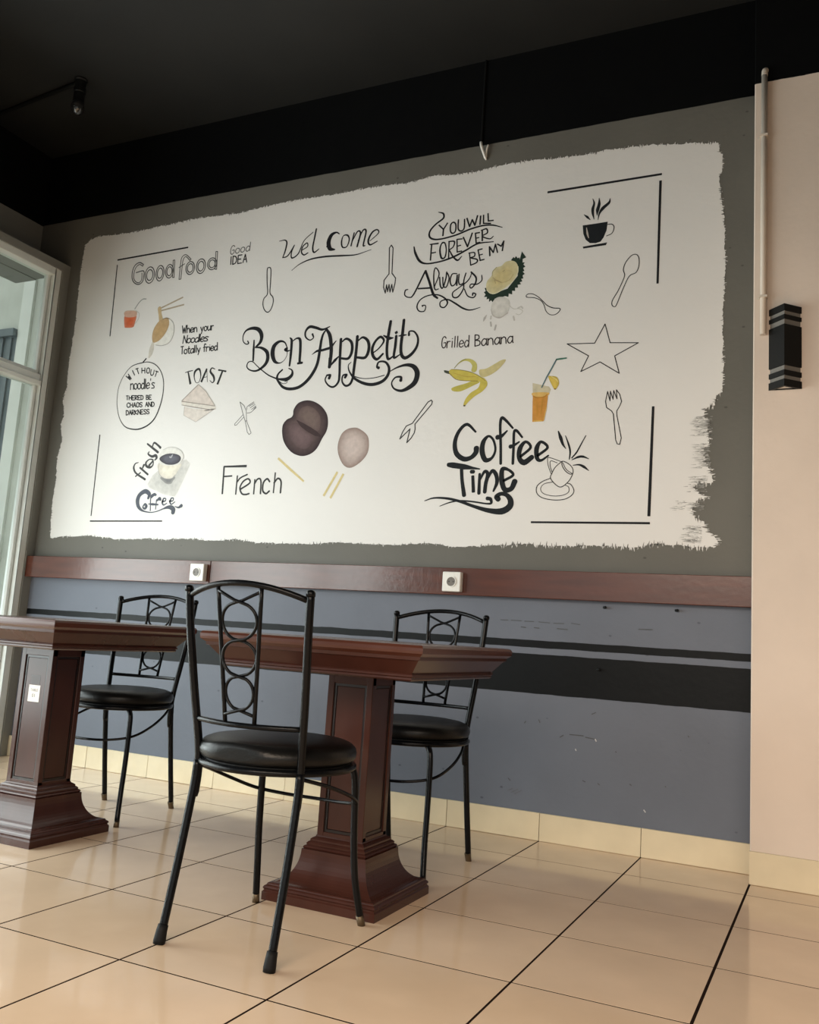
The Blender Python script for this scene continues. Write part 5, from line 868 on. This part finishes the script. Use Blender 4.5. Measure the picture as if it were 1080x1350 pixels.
def motif(name, label, els):
    V, F, C = [], [], []
    for q, (k, z, sm, ws, c, cc, flat) in enumerate(els):
        P = [Vector((flat[i], flat[i+1])) for i in range(0, len(flat), 2)]
        y = YM-.0004-z*.00022-q*.000004
        if len(ws) == 1: ws = ws*len(P)
        if k == 'S':
            if len(P) == 1: continue
            if not sm and len(P) > 2:   # straight segments, each with square overlapping ends
                for i in range(len(P)-1):
                    p, q2 = P[i].to_3d(), P[i+1].to_3d(); d = q2-p
                    if d.length < 1e-5: continue
                    d.normalize(); nn = Vector((-d.y, d.x, 0)); wa, wb = (max(ws[i+e]*1.1+.0006, .0028)*.5 for e in (0, 1)); b = len(V)
                    for pt, wv in ((p-d*wa*.6, wa), (q2+d*wb*.6, wb)):
                        for sg in (1, -1): r_ = pt+nn*wv*sg; V.append((r_.x, y-i*2e-6, r_.y)); C.append(c)
                    F.append((b, b+1, b+3, b+2))
                continue
            closed = (P[0]-P[-1]).length < 1e-4 and len(P) > 3
            K = 5 if sm and len(P) > 2 else 1
            if closed:
                Q = smoothpts([p.to_3d() for p in P[:-1]], K, True) if K > 1 else [p.to_3d() for p in P[:-1]]
                W = [ws[i]*(1-j/K)+ws[(i+1) % len(ws)]*j/K for i in range(len(P)-1) for j in range(K)]
                Q.append(Q[0].copy()); W.append(W[0])
            else:
                Q = smoothpts([p.to_3d() for p in P], K) if K > 1 else [p.to_3d() for p in P]
                W = [ws[i]*(1-j/K)+ws[i+1]*j/K for i in range(len(P)-1) for j in range(K)]+[ws[-1]]
            n = len(Q); b = len(V)
            for i in range(n):
                t0 = Q[i]-Q[i-1] if i else (Q[0]-Q[-2] if closed else Q[1]-Q[0])
                t1 = Q[i+1]-Q[i] if i < n-1 else (Q[1]-Q[0] if closed else Q[i]-Q[i-1])
                t0.normalize(); t1.normalize(); t = (t0+t1)
                if t.length < .2: t = t0
                t.normalize(); nn = Vector((-t.y, t.x, 0)); s = 1/max(.55, nn.dot(Vector((-t0.y, t0.x, 0))))
                wq = max(W[i]*1.15+.0006, .003)*.5*s
                for sg in (1, -1): p = Q[i]+nn*wq*sg; V.append((p.x, y, p.y))
                C += [c, c]
            for i in range(n-1): F.append((b+2*i, b+2*i+1, b+2*i+3, b+2*i+2))
            # rounded ends
            if not closed:
                for i, s in ((0, -1), (n-1, 1)):
                    t = (Q[1]-Q[0]) if i == 0 else (Q[-1]-Q[-2]); t.normalize(); nn = Vector((-t.y, t.x, 0)); wq = max(W[i]*1.15+.0006, .003)*.5; b2 = len(V)
                    for a in range(7):
                        an = -PI/2+PI*a/6; p = Q[i]+t*s*math.cos(an)*wq*(.9 if sm else .25)+nn*math.sin(an)*wq; V.append((p.x, y, p.y)); C.append(c)
                    F.append(tuple(b2+a for a in range(7)))
        else:
            Q = smoothpts([p.to_3d() for p in P], 4, True) if sm else [p.to_3d() for p in P]
            if cc:   # graded brushwork from rim to middle
                ct = sum(Q, Vector())/len(Q); b = len(V); n = len(Q); R = (1, .86, .66, .4)
                for kk, rr in enumerate(R):
                    f_ = kk/3; col = tuple(c[i]*(1-f_)+cc[i]*f_ for i in range(3))
                    for p in Q: p2 = ct+(p-ct)*rr; V.append((p2.x, y, p2.y)); C.append(col)
                for kk in range(3):
                    for i in range(n): F.append((b+kk*n+i, b+kk*n+(i+1) % n, b+(kk+1)*n+(i+1) % n, b+(kk+1)*n+i))
                F.append(tuple(b+3*n+i for i in range(n)))
            else:
                b = len(V)
                for p in Q: V.append((p.x, y, p.y)); C.append(c)
                F.append(tuple(b+i for i in range(len(Q))))
    me_ = bpy.data.meshes.new(name); me_.from_pydata(V, [], F)
    at = me_.color_attributes.new('Col', 'FLOAT_COLOR', 'POINT')
    for i, c in enumerate(C): at.data[i].color = (*c, 1)
    return link(name, me_, M_paint, mural, label=label)
NM = {}
for name, label, els in ART: motif(name, label, els)
# ------------------------------------------------------------ tables
def make_table(label, cx, cy, a=.355, wcol=.076):
    t = thing('pedestal_table', label, 'table', (cx, cy, 0))
    V, F = [], []
    squares(V, F, [(.718, a-.012), (.722, a-.007), (.7265, a-.001), (.733, a), (.741, a), (.7475, a-.004), (.75, a-.012)])
    from_mb('tabletop', V, F, M_woodtop, t)
    V, F = [], []
    squares(V, F, [(.652, a-.064), (.652, a-.056), (.656, a-.050), (.661, a-.051), (.664, a-.047), (.669, a-.047), (.672, a-.050), (.708, a-.020), (.709, a-.014), (.718, a-.013)])
    from_mb('apron', V, F, M_wood, t)
    # column: core with raised stiles and rails around a sunk panel on each side
    w_ = wcol; ci = w_-.009; z0, z1 = .165, .652; L = [((-ci, -ci, z0), (ci, ci, z1))]
    s = .021
    for sx in (-1, 1):
        for sy in (-1, 1):
            xa, xb = sorted((sx*w_, sx*(w_-s))); ya, yb = sorted((sy*w_, sy*(w_-s))); L.append(((xa, ya, z0), (xb, yb, z1)))
    for zz in ((z0, z0+.022), (z1-.035, z1)):
        L.append(((-w_, -w_+.0005, zz[0]), (w_, w_-.0005, zz[1])))
    boxes('column', L, M_wood, t, bevel=.0015)
    for k in range(4):
        M4 = Matrix.Rotation(k*PI/2, 4, 'Z'); V, F = [], []
        hw = w_-s; b0, b1 = z0+.022, z1-.035; g = .0075
        for q0, q1 in (((-hw, b0), (-hw+g, b1)), ((hw-g, b0), (hw, b1)), ((-hw+g, b0), (hw-g, b0+g)), ((-hw+g, b1-g), (hw-g, b1))):
            box(V, F, (q0[0], -ci-.0045, q0[1]), (q1[0], -ci, q1[1]))
        fr_ = from_mb('panel_moulding', [M4 @ Vector(v) for v in V], F, M_groove, t)
        V, F = [], []; box(V, F, (-hw+g+.001, -ci-.003, b0+g+.001), (hw-g-.001, -ci, b1-g-.001))
        from_mb('panel', [M4 @ Vector(v) for v in V], F, M_wood, t, bevel=.001)
    V, F = [], []
    pr = [(0, .182), (.022, .182), (.026, .178), (.029, .178), (.033, .181), (.038, .178), (.041, .173), (.044, .172)]
    for i in range(13):   # concave sweep
        u = i/12; an = u*PI/2; pr.append((.046+.092*(1-math.cos(an))*1.0, .170-.064*math.sin(an)))
    pr += [(.1385, .101), (.143, .104), (.147, .101), (.149, .096), (.154, .097), (.158, .093), (.160, .089), (.165, .089), (.169, .084), (.172, w_+.002), (.176, w_+.001)]
    squares(V, F, pr); from_mb('pedestal_base', V, F, M_wood, t)
    return t
T1 = make_table('dark brown pedestal table with a paper number label, cut by the left edge', .90, -1.175)
T2 = make_table('dark reddish brown pedestal table in the middle, behind the nearest chair', 2.168, -1.162)
T1.name = 'pedestal_table'
lab = boxes('number_label', [((-.027, -.0710, .455), (.027, -.0701, .513))], M_paper, T1, label='white paper label reading TABLE 01'); lab.location = (0, 0, 0)
def text(body, size, m, parent, loc, rot, name='label_text', ext=.0002):
    c = bpy.data.curves.new(name, 'FONT'); c.body = body; c.size = size; c.extrude = ext; c.align_x = 'CENTER'; c.align_y = 'CENTER'; c.resolution_u = 2
    o = bpy.data.objects.new('tmp', c); COL.objects.link(o); bpy.context.view_layer.update()
    me_ = bpy.data.meshes.new_from_object(o.evaluated_get(bpy.context.evaluated_depsgraph_get())); bpy.data.objects.remove(o)
    q = link(name, me_, None, parent); me_.materials.clear(); me_.materials.append(m); q.location = loc; q.rotation_euler = rot; return q
text('TABLE', .013, M_ink, lab, (0, -.0712, .495), (PI/2, 0, 0)); text('01', .018, M_ink, lab, (0, -.0712, .476), (PI/2, 0, 0))
boxes('old_label_mark', [((-.022, -.0704, .515), (.022, -.0699, .548))], mat('dark_varnish', (.03, .009, .006), .35), T1)
# ------------------------------------------------------------ chairs
def make_chair():
    t = thing('metal_chair', '', 'chair')
    Rm = .0105
    posts = {}
    for s in (-1, 1):
        P = smoothpts([(s*.182, -.202, .856), (s*.177, -.190, .76), (s*.166, -.162, .60), (s*.155, -.140, .475), (s*.152, -.133, .40), (s*.152, -.139, .335)], 5)
        rr = [Rm]*(len(P)-1)+[Rm*.8]
        tubeobj('back_post', [(P, rr)], M_iron, t, 12); V, F = [], []
        lathe(V, F, [(.004, .864), (.0085, .862), (.0115, .857), (.0115, .848)], 12, cx=s*.1822, cy=-.2025)
        from_mb('post_cap', V, F, M_iron, t, smooth=True)
    # rear and front legs, rubber feet on the rear ones
    for s in (-1, 1):
        P = [(s*.153, -.137, .425), (s*.154, -.142, .36), (s*.156, -.170, .20), (s*.158, -.210, .004)]
        lg = tubeobj('leg', [(smoothpts(P, 4), .0105)], M_iron, t, 12); V, F = [], []
        tube(V, F, [(s*.1575, -.203, .042), (s*.158, -.2065, .030), (s*.1582, -.2105, .010), (s*.1584, -.2125, 0)], [.0128, .0135, .0152, .0145], 14)
        f_ = from_mb('rubber_foot', V, F, M_rubber, lg, smooth=True)
        P = [(s*.118, .135, .424), (s*.138, .150, .410), (s*.148, .158, .37), (s*.152, .168, .22), (s*.156, .182, .12), (s*.168, .208, .012)]
        lg = tubeobj('leg', [(smoothpts(P, 5), .0098)], M_iron, t, 12); V, F = [], []
        tube(V, F, [(s*.1655, .2025, .027), (s*.168, .208, .012), (s*.1695, .2115, 0)], [.0103, .0103, .0106], 12)
        from_mb('foot_tip', V, F, M_brass, lg, smooth=True)
    # cushion
    V, F = [], []
    prof = [(.150, .434), (.185, .433), (.197, .438), (.2035, .448), (.205, .458), (.2015, .470), (.192, .479), (.176, .485), (.15, .489), (.10, .492), (.05, .4935), (.01, .494)]
    lathe(V, F, prof, 48, cy=-.002)
    # slightly flattened behind, between the posts
    V = [(v[0], max(v[1], -.190-(.0) ), v[2]) for v in V]
    from_mb('seat', V, F, M_vinyl, t, smooth=True)
    V, F = [], []; lathe(V, F, [(.155, .424), (.190, .424), (.190, .434), (.155, .434)], 40); from_mb('seat_board', V, F, M_lampm, t)
    ring = [(.198*math.cos(a), .198*math.sin(a)-.001, .424) for a in [2*PI*i/48 for i in range(48)]]
    tubeobj('seat_ring', [(ring, .0085)], M_iron, t, 10, closed=True)
    # bowed top and lower rails
    def bow(z0, zm, xe, ye, b, n=16, off=0):
        return [Vector((xe*u, ye-b*(1-u*u), z0+(zm-z0)*(1-u*u))) for u in [-1+2*i/n for i in range(n+1)]]
    tubeobj('top_rail', [(bow(.836, .872, .181, -.199, .046), .0078)], M_iron, t, 10)
    lowr = bow(.530, .528, .159, -.150, .040); tubeobj('lower_rail', [(lowr, .0068)], M_iron, t, 10)
    def bp(s, f):   # point on the bowed back: s across (-1..1 of half 0.06), f 0 bottom .. 1 top
        hw = .043+.022*f; x = s*hw; z = .530+.337*f
        ye = -.150-.049*f; xe = .159+.024*f; b = .040+.006*f
        return Vector((x, ye-b*(1-(x/xe)**2), z))
    for s in (-1, 1): tubeobj('back_rod', [([bp(s, f/8) for f in range(9)], .0056)], M_iron, t, 8)
    # two wires that weave three ovals between the rods
    for sg in (-1, 1):
        pts = []; N_ = 54
        f0, f1 = .065, .955
        nodes = [.10, .345, .60, .875]
        for i in range(N_+1):
            f = f0+(f1-f0)*i/N_
            if f < nodes[0]: s = -sg*(-(nodes[0]-f)/(nodes[0]-f0))*1.0; s = sg*(nodes[0]-f)/(nodes[0]-f0)*.95
            elif f > nodes[3]: s = sg*(-1)**4*(f-nodes[3])/(f1-nodes[3])*.95; s = (f-nodes[3])/(f1-nodes[3])*.95*sg*(1)
            else:
                for k in range(3):
                    if nodes[k] <= f <= nodes[k+1]:
                        u = (f-nodes[k])/(nodes[k+1]-nodes[k]); s = math.sqrt(max(0, 1-(2*u-1)**2))*.90*(-sg)*(-1)**k
                        break
            p = bp(s, f); p.y += sg*.0028; pts.append(p)
        tubeobj('lattice_wire', [(pts, .0042)], M_iron, t, 8)
    # tilted hoop bracing the legs
    P = [(-.150, -.128, .412), (-.178, -.03, .385), (-.185, .07, .352), (-.160, .150, .322), (-.09, .196, .308), (0, .212, .305), (.09, .196, .308), (.160, .150, .322), (.185, .07, .352), (.178, -.03, .385), (.150, -.128, .412)]
    tubeobj('leg_hoop', [(smoothpts(P, 6), .0048)], M_iron, t, 8)
    return t
def copy_tree(o, parent=None):
    c = o.copy(); COL.objects.link(c)
    if parent: c.parent = parent
    for ch in [x for x in bpy.data.objects if x.parent == o]: copy_tree(ch, c)
    return c
ch0 = make_chair()
def put(o, x, y, rz, label):
    o.location = (x, y, 0); o.rotation_euler = (0, 0, rz); o['label'] = label; o['group'] = 'black metal chairs at the tables'
cR = copy_tree(ch0); cL = copy_tree(ch0)
tip = [x for x in bpy.data.objects if x.name.startswith('foot_tip')][0]
V, F = [], []; tube(V, F, [(.1572, -.199, .028), (.1581, -.2085, .008), (.1584, -.2118, 0)], [.0110, .0110, .0112], 12)
mt = {}
for r_ in (cR, cL):   # the two chairs by the wall stand on bare worn tube ends
    for lg in r_.children:
        for k_ in lg.children:
            if k_.name.startswith('rubber_foot'):
                sgn = 1 if sum(v.co.x for v in k_.data.vertices) > 0 else -1
                if sgn not in mt:
                    m_ = bpy.data.meshes.new('foot_tip'); m_.from_pydata([(v[0]*sgn, v[1], v[2]) for v in V], [], F); m_.materials.append(M_brass); mt[sgn] = m_
                k_.data = mt[sgn]; k_.name = 'foot_tip'
put(ch0, 2.160, -1.588, 0, 'nearest black metal chair, its back to the camera, at the middle table')
put(cR, 2.138, -.72, PI, 'black metal chair behind the middle table, against the back wall')
put(cL, .85, -.745, PI+.175, 'black metal chair behind the left table, partly hidden by its column')
# ------------------------------------------------------------ fittings
def socket(x, z, label):
    t = thing('wall_socket', label, 'socket', (x, -.0452, z))
    boxes('socket_body', [((-.042, -.030, -.042), (.042, 0, .042))], M_plastic, t, bevel=.003)
    V, F = [], []; lathe(V, F, [(.0195, 0), (.0195, .0015)], 24); M4 = Matrix.Translation((0, -.030, 0)) @ Matrix.Rotation(PI/2, 4, 'X')
    from_mb('socket_face', [M4 @ Vector(v) for v in V], F, M_hole, t)
    V, F = [], []; b = 0
    for r0, r1, h0, h1 in ((.0195, .023, 0, .0035),):
        seg = 28; n = len(V)
        for r_, h_ in ((r0, .0005), (r0, h1), (r1, h1), (r1, .0005)):
            for j in range(seg): a = 2*PI*j/seg; V.append((r_*math.cos(a), r_*math.sin(a), h_))
        for i in range(3):
            for j in range(seg): F.append((n+i*seg+j, n+i*seg+(j+1) % seg, n+(i+1)*seg+(j+1) % seg, n+(i+1)*seg+j))
    from_mb('socket_rim', [M4 @ Vector(v) for v in V], F, M_plastic, t)
    for dx in (-.0095, .0095):
        V, F = [], []; lathe(V, F, [(.0028, .0014), (.0028, .0022)], 12, cx=dx); from_mb('pin_hole', [M4 @ Vector(v) for v in V], F, M_dark, t)
    return t
socket(.632, 1.013, 'white square wall socket on the rail above the nearest chair')
socket(1.988, 1.012, 'white square wall socket on the rail near the middle of the wall')
# wall lamp on the right wall: triangular black box with clear bands
lamp = thing('wall_lamp', 'black angular wall lamp with clear bands on the cream right wall', 'wall lamp', (3.3125, -.15, 1.76))
def prism(name, z0, z1, hw, d, m, parent, inset=0):
    V = []
    for z in (z0, z1): V += [(-hw, 0, z), (0, -d, z), (hw, 0, z)]
    F = [(2, 1, 0), (3, 4, 5), (0, 1, 4, 3), (1, 2, 5, 4), (2, 0, 3, 5)]
    return from_mb(name, V, F, m, parent, bevel=.0008)
zz = [(0, .027, 0), (.027, .042, 1), (.042, .062, 0), (.062, .080, 1), (.080, .237, 2), (.237, .257, 1), (.257, .274, 0), (.274, .289, 1), (.289, .315, 0)]
for a, b, k in zz:
    if k == 1: prism('clear_band', a, b, .053, .055, M_acryl, lamp)
    elif k == 2: prism('lamp_body', a, b, .0575, .060, M_lampm, lamp)
    elif a == 0:   # open lower end showing the pale diffuser
        V = []
        for z, q in ((a, 1), (b, 1)): V += [(-.0575, 0, z), (0, -.060, z), (.0575, 0, z)]
        for z in (a, b-.004): V += [(-.040, -.004, z), (0, -.046, z), (.040, -.004, z)]
        F = [(3, 4, 5), (0, 1, 4, 3), (1, 2, 5, 4), (2, 0, 3, 5), (0, 6, 7, 1), (1, 7, 8, 2), (2, 8, 6, 0), (7, 6, 9, 10), (8, 7, 10, 11), (6, 8, 11, 9)]
        from_mb('lamp_collar', V, F, M_lampm, lamp)
        prism('diffuser', .004, .010, .036, .042, M_plastic, lamp)
    else: prism('lamp_collar', a, b, .0575, .060, M_lampm, lamp)
# cable pipe on the right wall
V, F = [], []; tube(V, F, [(3.236, -.163, 1.975), (3.236, -.163, 2.5), (3.237, -.163, 3.045)], .0115, 14)
cp = from_mb('cable_pipe', V, F, M_cond, None); tag(cp, 'cream painted vertical cable pipe above the wall lamp', 'pipe')
for p in cp.data.polygons: p.use_smooth = len(p.vertices) == 4
for z in (2.78, 2.12): boxes('pipe_clip', [((3.2215, -.1765, z), (3.2505, -.1495, z+.008)), ((3.212, -.152, z), (3.2215, -.1495, z+.008))], M_cond, cp)
V, F = [], []; tube(V, F, smoothpts([(3.237, -.163, 3.04), (3.238, -.160, 3.06), (3.24, -.150, 3.07)], 4), .012, 12); from_mb('pipe_elbow', V, F, M_cond, cp, smooth=True)
# white hook under the ceiling edge
hk = thing('wall_hook', 'small white hook at the top of the back wall', 'hook', (2.0, 0, 3.02))
tubeobj('hook_arm', [(smoothpts([(-.012, -.020, .050), (-.006, -.026, .025), (.006, -.018, -.012), (.013, -.004, -.036)], 5), [.0065]*14+[.005, .003])], M_plastic, hk, 10)
tubeobj('hook_prong', [(smoothpts([(.018, 0, .038), (.022, -.014, .030), (.016, -.014, .006), (.012, -.004, -.020)], 5), .0045)], M_plastic, hk, 8)
V, F = [], []; tube(V, F, [(1.985, -.004, 3.075), (1.985, -.004, 3.499)], .006, 8); tag(from_mb('black_cable', V, F, M_lampm), 'thin black cable running up the black band above the hook', 'cable')
# ceiling bulb and its conduit
cl = thing('ceiling_lamp', 'black bulb holder with an unlit bulb on the black ceiling', 'ceiling lamp', (-.04, -.56, 3.5))
V, F = [], []; lathe(V, F, [(.034, 0), (.034, -.006), (.028, -.012), (.028, -.05), (.031, -.052), (.031, -.075), (.028, -.078), (.028, -.118), (.031, -.125), (.031, -.128)][::-1], 24); from_mb('bulb_holder', V, F, M_lampm, cl)
V, F = [], []; lathe(V, F, [(.022, -.125), (.030, -.135), (.034, -.150), (.034, -.163), (.029, -.178), (.018, -.190), (.005, -.195)][::-1], 24)
M_bulb = bpy.data.materials.new('bulb_glass'); M_bulb.use_nodes = True; _b = M_bulb.node_tree.nodes['Principled BSDF']; _b.inputs['Base Color'].default_value = (.02, .02, .02, 1); _b.inputs['Roughness'].default_value = .05; _b.inputs['Coat Weight'].default_value = 1
from_mb('bulb', V, F, M_bulb, cl, smooth=True)
V, F = [], []; tube(V, F, [(-.07, -.557, 3.487), (-.80, -.475, 3.487)], .011, 10); tag(from_mb('ceiling_conduit', V, F, M_lampm), 'black conduit running along the ceiling to the bulb holder', 'conduit')
# screws left in the wall under the rail
for x, z, q in ((2.630, .935, 'dark wall plug under the rail, left of the other one'), (2.912, .936, 'dark wall plug under the rail, nearest the right wall'), (2.613, .687, 'dark wall plug in the wide black stripe')):
    V, F = [], []; M4 = Matrix.Translation((x, 0, z)) @ Matrix.Rotation(PI/2, 4, 'X') @ Matrix.Rotation(.5, 4, 'Y'); lathe(V, F, [(.0055, -.002), (.0055, .016), (.003, .020)], 10)
    tag(from_mb('wall_plug', [M4 @ Vector(v) for v in V], F, M_lampm), q, 'screw')
